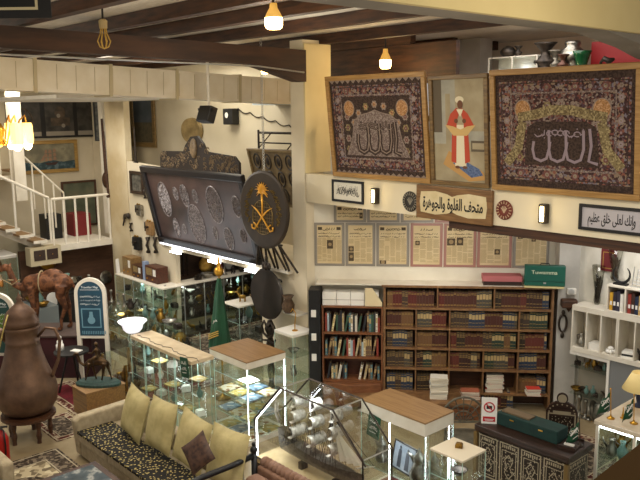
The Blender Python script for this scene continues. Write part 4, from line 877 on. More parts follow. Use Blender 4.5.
for s in (-1, 1):
    mb.ell(.68, s*.05, 1.26, .02, .015, .04, 8, 6)
    mb.tube([(.26+.02*s, s*.09, .85), (.27, s*.09, .62), (.25, s*.09, .42), (.27, s*.09, .22), (.26, s*.09, .05)], [.085, .06, .045, .032, .03], 10); mb.ell(.28, s*.09, .035, .06, .045, .035, 10, 6)
    mb.tube([(-.3, s*.09, .88), (-.27, s*.1, .66), (-.35, s*.1, .44), (-.31+.05*s, s*.1, .22), (-.31+.06*s, s*.1, .05)], [.13, .09, .05, .033, .03], 10); mb.ell(-.28+.06*s, s*.1, .035, .06, .045, .035, 10, 6)
mb.tube([(-.46, 0, .95), (-.52, 0, .8), (-.53, 0, .62), (-.51, 0, .5)], [.03, .02, .015, .03], 8)
remesh(mb.build('camel_body', ramp_mat('camel_hide', 'noise', [(0, '34200f'), (.42, '4e2e1c'), (.55, '7a4e32'), (.7, '3e2618')], 9, .6, const=False), cm, smooth=True), .018)
MB().tube([(.1, .172*math.cos(t), .93+.2*math.sin(t)) for t in [i*PI/12 for i in range(24)]], .022, 6, True, .5).build('girth_band', mat('girth_tan', '9c8a68', .9), cm)
MB().tube([(.9, .05, 1.17), (.8, .09, 1.0), (.62, .1, .9), (.45, .12, 1.0)], .012).ell(.66, 0, .98, .085, .085, .02).build('halter', mat('halter_rope', '8c7a5a', .9), cm)

# ================================================================== ARCHED SIGN BOARDS
def arch_sign(label, P, rz, w_, h_, zb, blue, title, green=False):
    t = thing('arched_sign', label, 'sign', P, rz); n = 18; r = w_/2
    def arch(r_, zb_, d0, d1, m, nm, mb=None):
        pts = [(-r_, zb_), (r_, zb_)]+[(r_*math.cos(i*PI/n), h_-r+r_*math.sin(i*PI/n)) for i in range(n+1)]
        return MB().prism(pts, 'y', d0, d1).build(nm, m, t)
    arch(r, zb, -.03, .03, mat('sign_cream_frame', 'e0d8c8', .6), 'frame'); arch(r-.065, zb+.05, -.034, -.031, blue, 'face')
    for s in (-1, 1): MB().box(s*(r-.07) if s > 0 else -r, -.03, 0, r if s > 0 else -(r-.07), .03, zb-.001).build('leg', _M['sign_cream_frame'], t)
    mb = MB(); W_ = mat('sign_text_white', 'e6ecec', .6)
    if title: lettering('title_lettering', title, .055, W_, t, (0, -.036, h_-.17), 1.0)
    mb.m(0).rect(-r*.6, h_-.22, r*.6, h_-.213, -.036)
    for k in range(3): scribble(mb, -r*.62, r*.62, h_-.36-k*.07, h_-.31-k*.07, 9, .006, -.036, k+3)
    mb.m(1); 
    if not green:
        mb.fr(-r*.62, zb+.2, r*.62, zb+.56, .02, -.036); mb.disc(0, zb+.34, .07, -.0365).disc(0, zb+.42, .04, -.037).rect(-.03, zb+.42, .03, zb+.5, -.0375)
        for i in range(14): mb.rect(-r*.62+i*.032, zb+.08, -r*.62+i*.032+.016, zb+.14, -.036)
    else:
        mb.m(2).rect(-r+.065, h_-.55, r-.065, h_-.33, -.0355)
    mb.build('print_pattern', [W_, mat('sign_print_pale', '6b94a6', .6), mat('sign_print_green', '5d7a2c', .6)], t)
arch_sign('white arched signboard with dark blue face standing beside the camel statue', Vector((-12.55, 5.72, 0)), R(45), .58, 1.98, .86, mat('sign_face_blue', '224a5e', .5, 0, '1b3c4e', 3), 'Traveller Map')
P = CC+ray(0, 330)*11.9
arch_sign('white arched signboard with green striped face at the left edge', Vector((P.x, P.y, 0)), R(45), .52, 2.12, 1.1, mat('sign_face_teal', '1d3f3c', .5, 0, '22504a', 3), 'Museum Map', True)
# tripod table with small things
tt = thing('tripod_table', 'round dark table on black tripod legs under the blue arched sign', 'table', (-12.45, 5.25, 0))
MB().lathe([(.0, .72), (.3, .72), (.3, .75), (0, .75)], 24).build('tabletop', BLACK, tt)
for a in range(3): t = a*2*PI/3+.3; MB().tube([(.06*math.cos(t), .06*math.sin(t), .72), (.26*math.cos(t), .26*math.sin(t), 0)], .018).build('leg', BLACK, tt)
lathe_obj('white_ceramic_figure', 'small white ceramic figure on the tripod table', 'figurine', (-12.62, 5.12, .751), [(.07, 0), (.07, .1), (.05, .11), (.05, .17), (.025, .19), (.04, .24), (0, .27)], PAPER, None, 12)
tag(MB().box(-.09, -.06, 0, .09, .06, .015).build('saucer_card', PAPER), 'white card lying on the tripod table', 'card', None, (-12.35, 5.3, .752), .4)
o = thing('wicker_chest', 'tan woven chest with gold band beside the tripod table', 'chest', (-13.35, 5.0, .01)); o.location = (-12.55, 4.62, .0)
MB().box(-.22, -.18, 0, .22, .18, .36).build('body', ramp_mat('wicker', 'voronoi', [(0, '3f2a14'), (.3, '7a5a30'), (.6, '94703c')], 40, .7, const=False), o, bevel=.02); MB().box(-.225, -.186, .26, .225, -.181, .29).build('band', GILT, o)
# pedestal with bronze camel rider
pd_ = MB().box(-.26, -.34, 0, .26, .34, .44).m(1).box(-.27, -.35, .44, .27, .35, .46).build('wooden_pedestal', [wood('pedestal_wood', '7a5a35', '94703f', 3), OAK]); tag(pd_, 'light brown wooden pedestal block beside the sofa arm', 'pedestal', None, (-11.28, 5.18, 0), 0)
cr = thing('bronze_camel_rider', 'bronze sculpture of a rider on a walking camel on green oval base', 'sculpture', (-11.28, 5.18, .461), R(225)); cr.scale = (1.3,)*3
MB().lathe([(0, 0), (1, 0), (1, .03), (.85, .06), (0, .07)], 24).build('base', mat('verdigris', '2f4c44', .6, 0, '1f3330', 14, .2, 30), cr).scale = (.29, .15, 1)
mb = MB(); mb.ell(0, 0, .30, .14, .045, .055).ell(-.0, 0, .34, .07, .035, .045)
mb.tube([(.10, 0, .30), (.17, 0, .25), (.22, 0, .29), (.24, 0, .37), (.245, 0, .40)], [.035, .024, .018, .016, .016], 8).tube([(.235, 0, .40), (.27, 0, .405), (.31, 0, .38)], [.018, .02, .012], 8)
for x, dx, y in ((.09, .07, .025), (.08, -.05, -.025), (-.10, .05, .025), (-.11, -.06, -.025)):
    mb.tube([(x, y, .29), (x+dx*.4, y, .19), (x+dx*.7, y, .12), (x+dx, y, .05)], [.032, .018, .012, .011], 8)
mb.tube([(-.01, 0, .36), (-.01, 0, .45), (0, 0, .49)], [.035, .033, .018], 8); mb.ell(0, 0, .53, .026, .026, .032); mb.tube([(0, .03, .47), (.05, .04, .42), (.10, .02, .42)], [.015, .012, .009], 8); mb.tube([(0, -.03, .47), (-.03, -.05, .42), (.03, -.05, .39)], [.015, .012, .009], 8); mb.tube([(.0, .03, .37), (.05, .055, .35), (.04, .055, .27)], [.024, .018, .012], 8)
mb.tube([(-.14, 0, .31), (-.17, 0, .24)], .008)
remesh(mb.build('camel_and_rider', mat('patina_bronze', '3b2a1c', .4, .7, '5f4a30', 20), cr, smooth=True), .007)

# torchiere
fl = thing('floor_lamp', 'standing lamp with glowing white glass bowl and scrolled metal collar', 'floor lamp', (-11.1, 5.76, 0))
MB().lathe([(.16, 0), (.17, .02), (.05, .05), (.02, .08), (.02, 1.2), (.03, 1.24)], 16).build('pole', DKMETAL, fl, smooth=True)
MB().lathe([(.03, 1.26), (.11, 1.28), (.155, 1.33), (.175, 1.40), (.235, 1.46), (.24, 1.47), (.17, 1.42), (.14, 1.35), (.03, 1.30)], 28).build('glass_bowl', mat('lit_opal_glass', 'f4f2f0', .4, emit='f2eef6', es=.95), fl, smooth=True)
mb = MB()
for i in range(6):
    t = i*PI/3; mb.tube([((.03+.06*math.sin(k*.6))*math.cos(t), (.03+.06*math.sin(k*.6))*math.sin(t), 1.27-.04*k) for k in range(7)], .008, 5)
mb.build('scroll_collar', CHROME, fl); point('floor_lamp_glow', (-11.1, 5.76, 1.6), 14, (1, .96, .9), .1)

# ================================================================== CREAM SOFA
so = thing('cream_sofa', 'long cream upholstered sofa with olive cushions facing the oriental rug', 'sofa', (-9.98, 4.15, 0))
SL = 3.0
MB().prism([(0.02, .04), (.86, .04), (.9, .60), (.84, .64), (.06, .62), (-.03, .58), (.0, .3)], 'x', 0, .16).build('arm', FABCREAM, so, bevel=.03, seg=3)
MB().box(SL-.16, .02, .04, SL, .86, .6).build('arm', FABCREAM, so, bevel=.03, seg=3)
MB().box(.161, .76, .3, SL-.161, .92, .62).build('backrest', FABCREAM, so, bevel=.04, seg=3)
MB().box(.161, .03, .04, SL-.161, .89, .26).build('seat_base', FABCREAM, so, bevel=.015)
for i in range(3): MB().box(.165+i*.895, -.01, .262, .165+(i+1)*.895-.01, .699, .42).build('seat_cushion', FABCREAM, so, bevel=.04, seg=3)
BG = ramp_mat('black_gold_floral', 'voronoi', [(0, 'a8965c'), (.25, 'c0ae74'), (.32, '1a1712'), (.75, '120f0c')], 24, .8)
tw = MB(); 
for i in range(24):
    x0 = .12+i*.1; x1 = x0+.1; zz = .424+.002*(i % 2)
    tw.box(x0, 0.03, zz, x1, .52, zz+.008)
tag(tw.box(.12, -.02, .40, 2.5, .03, .436).build('sofa_throw', BG), 'black and gold floral throw spread over the sofa seat', 'throw', None, (-9.98+.06, 4.15, 0))
def cushion(name, label, P, w_, m, rz, lean, group=None, roll=0, t=.2):
    n = 10; vs = []; fs = []
    for sgn in (-1, 1):
        for j in range(n+1):
            for i in range(n+1):
                u, v = i/n*2-1, j/n*2-1; e = max(0, 1-abs(u)**3)*max(0, 1-abs(v)**3); pinch = 1-.06*(1-abs(u)**2*abs(v)**2)
                vs.append((u*w_/2*(pinch if abs(v) > .99 or True else 1), sgn*t*(e**.5)*.5*1.0, v*w_/2*pinch))
    N = (n+1)**2
    for s in (0, 1):
        for j in range(n):
            for i in range(n):
                a = s*N+j*(n+1)+i; f = (a, a+1, a+n+2, a+n+1); fs.append(f if s == 0 else f[::-1])
    o = MB().add(vs, fs).build(name, m, smooth=True); tag(o, label, 'cushion', group, P)
    o.rotation_euler = (Matrix.Rotation(rz, 3, 'Z') @ Matrix.Rotation(lean, 3, 'X') @ Matrix.Rotation(roll, 3, 'Y')).to_euler(); return o
cl_ = ['olive satin cushion nearest the sofa arm by the pedestal', 'second olive satin cushion from the sofa arm', 'olive satin cushion partly behind the dark diamond cushion', 'olive satin cushion nearest the black carved rail']
for i, (x, y) in enumerate(((135, 413), (161, 425), (192, 441), (227, 457))):
    P = atY(x, y, 4.68); cushion('olive_cushion', cl_[i], P, .68, OLIVE, R(-6+3*i), R(-16), None, R((3, -4, 5, -2)[i]))
P = atY(198, 453, 4.40); cushion('dark_cushion', 'small dark brown cushion set on its corner like a diamond', P, .38, mat('brown_brocade', '32201a', .6, 0, '5c4030', 18), R(15), R(-22), None, R(45), .1)

# coffee table and armchair fragments
ct = thing('coffee_table', 'dark framed coffee table with glass picture top on the beige rug', 'coffee table', (-8.78, 3.2, .01))
MB().box(0, 0, .38, .9, .72, .42).build('table_frame', DARKWOOD, ct, bevel=.01)
for x in (.03, .82):
    for y in (.03, .64): MB().box(x, y, 0, x+.05, y+.05, .379).build('leg', DARKWOOD, ct)
MB().box(.09, .09, .421, .81, .63, .428).build('glass_top', ramp_mat('picture_glass', 'noise', [(0, '22282e'), (.5, '59646a'), (.6, 'a9aca8'), (.7, '2f353a')], 5, .08, const=False), ct)
am = thing('cream_armchair', 'corner of a cream armchair at the bottom left edge', 'armchair', (-9.7, 2.1, .012)); am.location = (-9.95, 2.3, .012)
MB().box(0, 0, .05, .8, .16, .58).build('arm', FABCREAM, am, bevel=.04, seg=3); MB().box(0, .56, .05, .8, .72, .58).build('arm', FABCREAM, am, bevel=.04, seg=3); MB().box(.0, .161, .05, .2, .559, .8).build('backrest', FABCREAM, am, bevel=.04); MB().box(.2, .165, .05, .78, .555, .42).build('seat', FABCREAM, am, bevel=.03)

# ================================================================== ROSE SOFA WITH BLACK CARVED FRAME
rs2 = thing('rose_tufted_sofa', 'dusty rose tufted sofa with black carved wooden frame in front of the ship case', 'sofa', (-6.6, 4.25, 0))
MB().tube([(0, -.5, .88), (0, -.1, .93), (0, .3, .93), (0, .6, .95)], .035, 10).tube([(0, .62, .1), (0, .62, .98)], .035).ell(0, .62, 1.02, .045, .045, .05).ell(0, .62, 1.09, .025, .025, .03).tube([(0, -.5, .1), (0, -.5, .88)], .035).build('carved_arm', BLACK, rs2, smooth=True)
mb = MB()
for i in range(22):
    x = .08+i*.075; mb.ell(x, .72, .86, .055, .07, .07, 10, 6)
mb.build('tufted_roll', PINK, rs2, smooth=True)
MB().box(.04, .62, .3, 1.7, .76, .84).build('backrest', PINK, rs2, bevel=.03, seg=3)
for i in range(4): MB().box(.06+i*.41, .42, .44, .45+i*.41, .615, .78).build('back_cushion', PINK, rs2, bevel=.05, seg=3)
MB().box(.04, -.3, .25, 1.7, .415, .44).build('seat', mat('crimson_seat', '7a2438', .85, 0, '5e1c2c', 6), rs2, bevel=.03, seg=3); MB().box(.02, -.3, .05, 1.72, .7, .245).build('base', DARKWOOD, rs2)
# ================================================================== GLASS CASES
def item(kind):
    """a few small artefact shapes; base at z 0"""
    mb = MB()
    if kind == 'jug':
        mb.lathe([(.035, 0), (.055, .03), (.06, .07), (.03, .12), (.025, .16), (.035, .18)], 12).tube([(.03, 0, .16), (.08, 0, .14), (.06, 0, .07)], .007, 5).tube([(-.05, 0, .08), (-.09, 0, .13), (-.1, 0, .17)], [.014, .01, .006], 5)
    elif kind == 'bowl': mb.lathe([(.03, 0), (.05, .01), (.09, .06), (.1, .075), (.08, .06), (.02, .02)], 14)
    elif kind == 'figurine':
        mb.ell(0, 0, .08, .06, .03, .035, 10, 6).tube([(.04, 0, .09), (.08, 0, .15), (.11, 0, .16)], [.02, .016, .012], 6)
        for x in (-.04, .04):
            for y in (-.018, .018): mb.tube([(x, y, .07), (x, y, 0)], .009, 5)
    elif kind == 'plate': mb.xf(Matrix.Translation((0, 0, .09)) @ Matrix.Rotation(R(75), 4, 'X')).lathe([(.0, 0), (.06, .003), (.09, .015), (.085, .02), (0, .008)], 16).xf().box(-.03, .0, 0, .03, .05, .012)
    elif kind == 'candlestick': mb.lathe([(.04, 0), (.045, .01), (.012, .03), (.02, .08), (.01, .14), (.025, .2), (.02, .22)], 10)
    elif kind == 'casket': mb.box(-.07, -.05, 0, .07, .05, .06).prism([(-.07, .061), (.07, .061), (.05, .09), (-.05, .09)], 'y', -.05, .05).box(-.01, -.055, .045, .01, -.05, .065)
    elif kind == 'vase': mb.lathe([(.03, 0), (.05, .04), (.055, .09), (.02, .15), (.03, .19), (.028, .19), (.012, .14)], 12)
    elif kind == 'camera': mb.box(-.06, -.03, 0, .06, .03, .08).xf(Matrix.Translation((0, -.03, .04)) @ Matrix.Rotation(PI/2, 4, 'X')).lathe([(.03, 0), (.03, .04), (.022, .05)], 12).xf().box(-.02, -.02, .081, .02, .02, .1)
    return mb
MT = {'silver': SILVER, 'dark': DKMETAL, 'brass': BRASS, 'white': PAPER, 'red': mat('red_lacquer', '8a2a22', .4), 'teal': mat('teal_glaze', '5f7d76', .3)}
_PI = {}
def put(kind, m, P, rz, label, cat, group=None, s=1.0):
    k = (kind, m)
    if k not in _PI: o = item(kind).build(kind if kind != 'figurine' else 'animal_figurine', MT[m], smooth=kind in ('jug', 'bowl', 'vase', 'candlestick', 'plate')); _PI[k] = o
    else: o = _PI[k].copy(); C.objects.link(o)
    o.scale = (s,)*3; tag(o, label, cat, group, P, rz); return o
def vitrine(name, label, x0, y0, x1, y1, H, top, shelves, base=.1, band=0, bandm=WHITE, leds=(), toph=.03, rz=0, posts=0, backless=True):
    t = thing(name, label, 'display case', (x0, y0, 0), rz); w_, d_ = x1-x0, y1-y0
    MB().box(0, 0, 0, w_, d_, base).build('base', bandm, t)
    zt = H-toph-band
    MB().box(0, 0, H-toph, w_, d_, H).build('top', top, t, bevel=.004)
    if band: MB().box(.003, .003, zt, w_-.003, d_-.003, H-toph-.0005).build('top_band', bandm, t)
    for (a, b, c, d) in ((.006, 0, w_-.006, .005), (.006, d_-.005, w_-.006, d_), (0, .006, .005, d_-.006), (w_-.005, .006, w_, d_-.006)):
        MB().box(a, b, base+.001, c, d, zt-.001).build('glass_pane', GLASS, t)
    mb = MB(); e = .006
    for (a, b) in ((0, 0), (w_-e, 0), (0, d_-e), (w_-e, d_-e)): mb.box(a, b, base, a+e, b+e, zt)
    for k in range(1, posts+1):
        a = w_*k/(posts+1); mb.box(a-.008, 0, base, a+.008, .006, zt); mb.box(a-.008, d_-.006, base, a+.008, d_, zt); mb.box(a-.04, 0, base, a-.034, .006, zt)
    mb.build('edge_trim', GLASSE, t)
    for z in shelves:
        MB().m(0).box(.008, .008, z-.006, w_-.008, d_-.008, z).m(1).box(.008, .007, z-.008, w_-.008, .0079, z+.001).build('glass_shelf', [GLASSG, GLASSE], t)
    for (a, b) in leds: MB().box(a, b, base+.01, a+.009, b+.008, zt-.01).build('led_strip', LED, t)
    return t
CREAMTOP = mat('cream_stone_top', 'd5c3a2', .4, 0, 'c3af8c', 6)
# long cream topped case
lc = vitrine('long_glass_case', 'long cream topped glass case behind the sofa with many shelves', -10.9, 5.6, -9.06, 6.0, 1.3, CREAMTOP, (.38, .66, .95), .08, .035, CREAMTOP, [], .02, 0, 3)
area('case_light', (-10.4, 5.8, 1.18), .25, 8*.6, COOL); area('case_light', (-9.5, 5.8, 1.18), .25, 8*.6, COOL)
mb = MB()
for i in range(8): x = -10.8+i*.23; y = 5.68+.03*math.sin(i*2); mb.tube([(x, y, 1.306), (x+.08, y+.02, 1.306), (x+.14, y-.01, 1.306), (x+.23, 5.68+.03*math.sin((i+1)*2), 1.306)], .005, 4)
tag(mb.build('thin_wire', DKMETAL), 'thin looping dark wire lying along the cream topped long case', 'wire')
# wood topped case 1 and 2
c1 = vitrine('oak_topped_glass_case', 'oak topped glass case with bright light strip next to the green flag', -9.43, 6.16, -8.47, 6.9, 1.3, OAK, (.35, .66, .97), .08, .1, WHITE, [(.93, .02), (.93, .72)], .02)
c2 = vitrine('oak_topped_glass_case', 'oak topped glass case with silver jugs and framed photo near the carved desk', -6.35, 6.38, -5.3, 6.92, 1.3, OAK, (.45,), .1, .15, WHITE, [(atY(389, 450, 6.4).x+6.35, .02), (1.0, .5)], .02)
area('case_light', (-8.9, 6.5, 1.1), .25, 14*.6, COOL); area('case_light', (-5.8, 6.6, 1.05), .25, 14*.6, COOL)
c3 = vitrine('small_glass_case', 'small cream topped glass case in front of the carved desk', -5.12, 6.25, -4.66, 6.68, 1.1, mat('cream_lacquer_top', 'e3d8c0', .35), (.5, .8), .06, 0, WHITE, [(.02, .4)], .025)
area('case_light', (-4.9, 6.45, 1.0), .2, 2, COOL)
c4 = vitrine('small_glass_case', 'small white topped glass case standing by the column under the dark round tilt table', -9.50, 7.50, -9.02, 7.95, 1.3, PAPER, (.5, .9), .06, .03, WHITE, [], .02)
tag(MB().tube([(0, 0, 0), (0, 0, .1), (.03, 0, .3), (-.05, 0, .36), (-.1, 0, .3)], .008).lathe([(.05, 0), (.05, .01), (0, .012)], 12).build('wire_hook_stand', GILT), 'thin gilt wire hook stand on the small white case by the column', 'hook stand', None, (-9.2, 7.7, 1.301))
put('casket', 'brass', (-4.9, 6.5, 1.101), R(30), 'tiny casket lying on the cream topped small case', 'casket', None, .6)
def hang_tag(label, P, rz, w_=.2, h_=.28, tilt=0):
    t = thing('green_tag', label, 'sign', P, rz); t.rotation_euler.y = tilt
    MB().box(0, -.012, 0, w_, 0, h_).build('card', GREEN, t); mb = MB()
    scribble(mb, .03, w_-.03, h_*.6, h_*.9, 7, .008, -.013, 4); scribble(mb, .03, w_-.03, h_*.35, h_*.6, 7, .006, -.013, 8); mb.stroke([(.04, h_*.22), (w_-.05, h_*.25)], .008, -.013)
    mb.build('white_script', PAPER, t); return t
hang_tag('green hanging card with white script on the corner of the cream topped long case', (-9.3, 5.585, 1.02), 0, .2, .3, R(-6))
hang_tag('green hanging card with white script on the oak topped case by the ship', (-6.22, 6.36, .88), 0, .2, .3, R(8))
# contents: books and prints in case 1 and long case
PR = [ramp_mat('print_%d' % i, 'cells', st, 14, .5, coords='Object') for i, st in enumerate(([(0, 'b39c58'), (.5, 'd0c8a4'), (.8, '7a8262')], [(0, '7d93a8'), (.5, 'd9dcdc'), (.8, '4c5d70')], [(0, 'd8cdb4'), (.5, 'b89a5c'), (.8, '8c5c34')]))]
def print_(P, w_, d_, m, rz, label, group, name='magazine', cat='magazine'):
    tag(MB().box(-w_/2, -d_/2, 0, w_/2, d_/2, .012).build(name, m), label, cat, group, P, rz)
for k, z in enumerate((.081, .351, .661)):
    for i in range(3):
        for j in range(2):
            print_((-9.22+i*.29, 6.36+j*.32, z), .25, .27, PR[(i+j+k) % 3], R(4*(i-j)), 'booklet lying flat on the %s of the oak topped case by the flag' % ('floor', 'first shelf', 'second shelf')[k], 'booklets on the %s level' % ('floor', 'first', 'second')[k])
for k, z in enumerate((.381, .661, .951)):
    for i in range(5):
        x = -10.7+i*.38
        if (i+k) % 3 == 0: print_((x, 5.8, z), .24, .2, PR[(i+k) % 3], R(6), 'booklet lying flat inside the cream topped long case', 'booklets in the long case')
        elif (i+k) % 3 == 1: put('casket', 'white', (x, 5.8, z), R(20*i), 'white casket on a shelf of the cream topped long case', 'casket', 'white caskets in the long case', 1)
        else: put('vase', ('teal', 'white')[i % 2], (x, 5.8, z), 0, '%s vase on a shelf of the cream topped long case' % ('teal', 'white')[i % 2], 'vase', '%s vases in the long case' % ('teal', 'white')[i % 2], .9)
# case 2 contents
fp = framed('framed_photo', 'framed grey photograph of two standing figures inside the oak topped case', 'photograph', (-5.98, 6.55, .47), .42, .36, R(-8), BLACK, None, .02, R(-12), .02)
mb = MB().m(0).box(.02, -.012, .02, .4, -.004, .34); mb.m(1).poly([(.1, .04), (.17, .04), (.16, .25), (.13, .28), (.1, .25)], -.0135).poly([(.24, .04), (.32, .04), (.3, .25), (.27, .28), (.24, .25)], -.0135).disc(.13, .29, .02, -.014).disc(.27, .29, .02, -.014)
mb.build('photo', [mat('photo_sky', '7d8794', .3, 0, '9aa0a8', 6), mat('photo_figure', '3c4048', .4)], fp)
def dallah(P, s, label, rz=0, m=SILVER):
    t = thing('coffee_pot', label, 'coffee pot', P, rz); t.scale = (s,)*3
    MB().lathe([(.06, 0), (.09, .03), (.1, .08), (.06, .17), (.045, .2), (.06, .21), (.055, .25), (.02, .3), (.01, .34), (0, .35)], 18).build('body', m, t, smooth=True)
    MB().tube([(.045, 0, .22), (.11, 0, .24), (.12, 0, .15), (.09, 0, .1)], .01, 6).build('handle', m, t, smooth=True)
    MB().tube([(-.05, 0, .19), (-.1, 0, .23), (-.15, 0, .25)], [.025, .018, .005], 8).build('spout', m, t, smooth=True)
dallah((-6.17, 6.58, .451), 1.0, 'silver coffee pot at the left of the framed photo in the oak topped case')
dallah((-5.5, 6.52, .451), 1.25, 'tall silver coffee pot at the right of the framed photo in the oak topped case')
dallah((-5.45, 6.75, .451), .9, 'smaller silver coffee pot behind the tall one in the oak topped case', R(60))
tag(MB().box(-.45, -.2, 0, .45, .2, .02).build('red_velvet_mat', mat('red_velvet', '6b1f2a', .9)), 'dark red velvet mat on the floor of the oak topped case', 'mat', None, (-5.83, 6.65, .101))
dallah((-5.0, 6.45, .501), .6, 'small silver coffee pot inside the small cream topped case')
dallah((-4.8, 6.45, .501), .6, 'second small silver coffee pot inside the small cream topped case', R(90))
put('bowl', 'dark', (-4.85, 6.45, .801), 0, 'dark bowl on the upper shelf of the small cream topped case', 'bowl')
put('bowl', 'silver', (-9.25, 7.7, .901), 0, 'silver bowl on the upper shelf of the small white case by the column', 'bowl'); put('jug', 'silver', (-9.25, 7.7, .501), 0, 'silver jug on the lower shelf of the small white case by the column', 'jug')
# ================================================================== SHIP CASE
sc = thing('ship_case', 'faceted glass case with dark metal edges holding a silver ship model', 'display case', (-7.15, 5.3, 0))
pro = [(0, .6), (0, 1.11), (.52, 1.65), (1.44, 1.65), (1.9, 1.22), (1.9, .6)]; D = .46
MB().box(0, 0, 0, 1.9, D, .54).build('stand', wood('ship_stand', '3b2a1c', '4f3826'), sc); MB().box(-.01, -.01, .541, 1.91, D+.01, .6).build('base', mat('ship_base_cream', 'c9b48a', .5, 0, 'b59e72', 4), sc)
for y in (0, D):
    MB().tube([(p[0], y, p[1]) for p in pro], .014, 4, True).build('metal_edge', DKMETAL, sc)
for p in pro[1:5]: MB().tube([(p[0], .015, p[1]), (p[0], D-.015, p[1])], .009, 4).build('metal_edge', CHROME, sc)
for a, b in zip(pro[:-1], pro[1:]):
    MB().add([(a[0], .01, a[1]), (b[0], .01, b[1]), (b[0], D-.01, b[1]), (a[0], D-.01, a[1])], [(0, 1, 2, 3)]).build('glass_pane', GLASS, sc)
for y in (0, D): MB().poly(pro, y).build('glass_pane', GLASS, sc)
MB().box(.015, .01, .62, .03, .022, 1.09).tube([(.02, .015, 1.1), (.52, .015, 1.62)], .007, 4).build('led_strip', LED, sc)
area('case_light', (-6.2, 5.42, 1.6), .4, 6, COOL); area('case_light', (-7.05, 5.4, 1.0), .25, 5*.6, COOL)
SHIPM = mat('ship_silver', 'd0ccc0', .4, .25, '98948a', 22)
sh = thing('silver_ship_model', 'silver three masted sailing ship model with curled sails inside the faceted case', 'model ship', (-7.03, 5.53, .601))
# hull: bow to the right
vs = []; fs = []; ns = 15; nr = 8
for i in range(ns):
    t = i/(ns-1); x = .12+t*1.45; wv = .085*math.sin(PI*min(1, .12+t*.95))**.6 if t < 1 else .004; zt = .23+.12*(1-t)**2+.07*t**3; zb = .09+.12*max(0, t-.75)*4*.4+.02*(1-t)
    for j in range(nr+1): a = PI*j/nr; vs.append((x, -wv*math.cos(a), zt-(zt-zb)*math.sin(a)**.8))
for i in range(ns-1):
    for j in range(nr): a = i*(nr+1)+j; fs.append((a, a+1, a+nr+2, a+nr+1))
    fs.append((i*(nr+1), (i+1)*(nr+1), (i+1)*(nr+1)+nr, i*(nr+1)+nr))
fs.append(tuple(range(nr+1)))
MB().add(vs, fs).box(.12, -.05, .34, .34, .05, .41).build('hull', mat('ship_hull_grey', '66625a', .4, .3, '44413b', 24), sh, smooth=False)
MB().box(.5, -.05, 0, .56, .05, .09).box(1.1, -.05, 0, 1.16, .05, .09).build('cradle', DKMETAL, sh)
for k, (x, h) in enumerate(((.38, .86), (.72, .98), (1.06, .90))):
    ms = MB().tube([(x, 0, .25), (x-.02, 0, h)], [.012, .006], 8).build('mast', SHIPM, sh)
    for q in range(3):
        zb = .36+q*.21*(h/.95); hh = .19; ww = .13-.028*q
        vs = []; fs = []; A, B_ = 10, 4
        for i in range(A+1):
            a = -.5+i/A*3.9; rr2 = .072+.0*i
            for j in range(B_+1): s_ = (j/B_*2-1); vs.append((x+.05+rr2*math.sin(a)*.9, s_*ww*(1-.1*abs(a)*.3), zb+hh/2-rr2*math.cos(a)))
        for i in range(A):
            for j in range(B_): a = i*(B_+1)+j; fs.append((a, a+1, a+B_+2, a+B_+1))
        o = MB().add(vs, fs).build('sail', SHIPM, ms, smooth=True); so_ = o.modifiers.new('solid', 'SOLIDIFY'); so_.thickness = .008
mb = MB().tube([(1.45, 0, .33), (1.74, 0, .46)], [.012, .005], 6); mb.build('bowsprit', SHIPM, sh)
for k in range(4):
    x0 = 1.18+k*.09; mbj = MB(); ptsA = [(1.08+.04*k, .01*k-.02, .82-.07*k), (x0+.03, .02*k-.03, .36), (x0+.14, .02*k-.03, .38)]
    mbj.add([ptsA[0], ptsA[1], ((ptsA[1][0]+ptsA[2][0])/2, ptsA[1][1]-.04, .37), ptsA[2]], [(0, 1, 2), (0, 2, 3)]); o = mbj.build('jib_sail', mat('pale_silver', 'c9c2ae', .45, .5), sh); so_ = o.modifiers.new('solid', 'SOLIDIFY'); so_.thickness = .008
mb = MB()
for s in (-1, 1):
    for x, h in ((.38, .84), (.72, .96), (1.06, .88)):
        for d in (-.14, -.09, -.04, .04, .09, .14): mb.tube([(x, 0, h-.05), (x+d, s*.08, .26)], .004, 4)
mb.tube([(1.72, 0, .46), (1.05, 0, .88), (.71, 0, .96), (.37, 0, .85), (.1, 0, .4)], .004, 4).tube([(1.6, 0, .4), (1.06, 0, .86)], .012, 5); mb.build('rigging', DKMETAL, sh)
mb = MB().tube([(.1, 0, .45), (.02, 0, .55), (0.02, 0, .75), (.16, 0, .92)], .018, 6).tube([(.12, 0, .5), (.06, 0, .6), (.08, 0, .74)], .01, 5); mb.build('stern_scroll', SHIPM, sh, smooth=True)

# ================================================================== GREEN FLAG
ff = thing('green_flag', 'furled dark green flag with gold stripes and gilt ball finial behind the cases', 'flag', (-10.3, 6.98, 0))
MB().lathe([(.14, 0), (.14, .03), (.03, .06), (.02, .1)], 16).build('base', BRASS, ff, smooth=True)
MB().tube([(0, 0, .06), (0, 0, 2.2)], .016).build('pole', GILT, ff)
MB().lathe([(.03, 2.16), (.07, 2.2), (.085, 2.25), (.07, 2.3), (.03, 2.33), (.04, 2.36), (.02, 2.4), (.008, 2.5), (0, 2.52)], 16).build('finial', GILT, ff, smooth=True)
vs = []; fs = []; K = 28
for j, (z, r) in enumerate(((2.13, .03), (2.0, .055), (1.8, .085), (1.5, .12), (1.2, .16), (1.0, .19), (.88, .2))):
    for i in range(K): t = 2*PI*i/K; q = r*(1+.22*math.sin(5*t+j*.3)); vs.append((q*math.cos(t)-.02*j*.3, q*math.sin(t)*.8, z))
for j in range(6):
    for i in range(K): k = (i+1) % K; fs.append((j*K+i, j*K+k, (j+1)*K+k, (j+1)*K+i))
cf = MB().add(vs, fs).build('cloth', mat('flag_green', '0e4a2c', .6, 0, '0a3d24', 5), ff, smooth=True)
mb = MB()
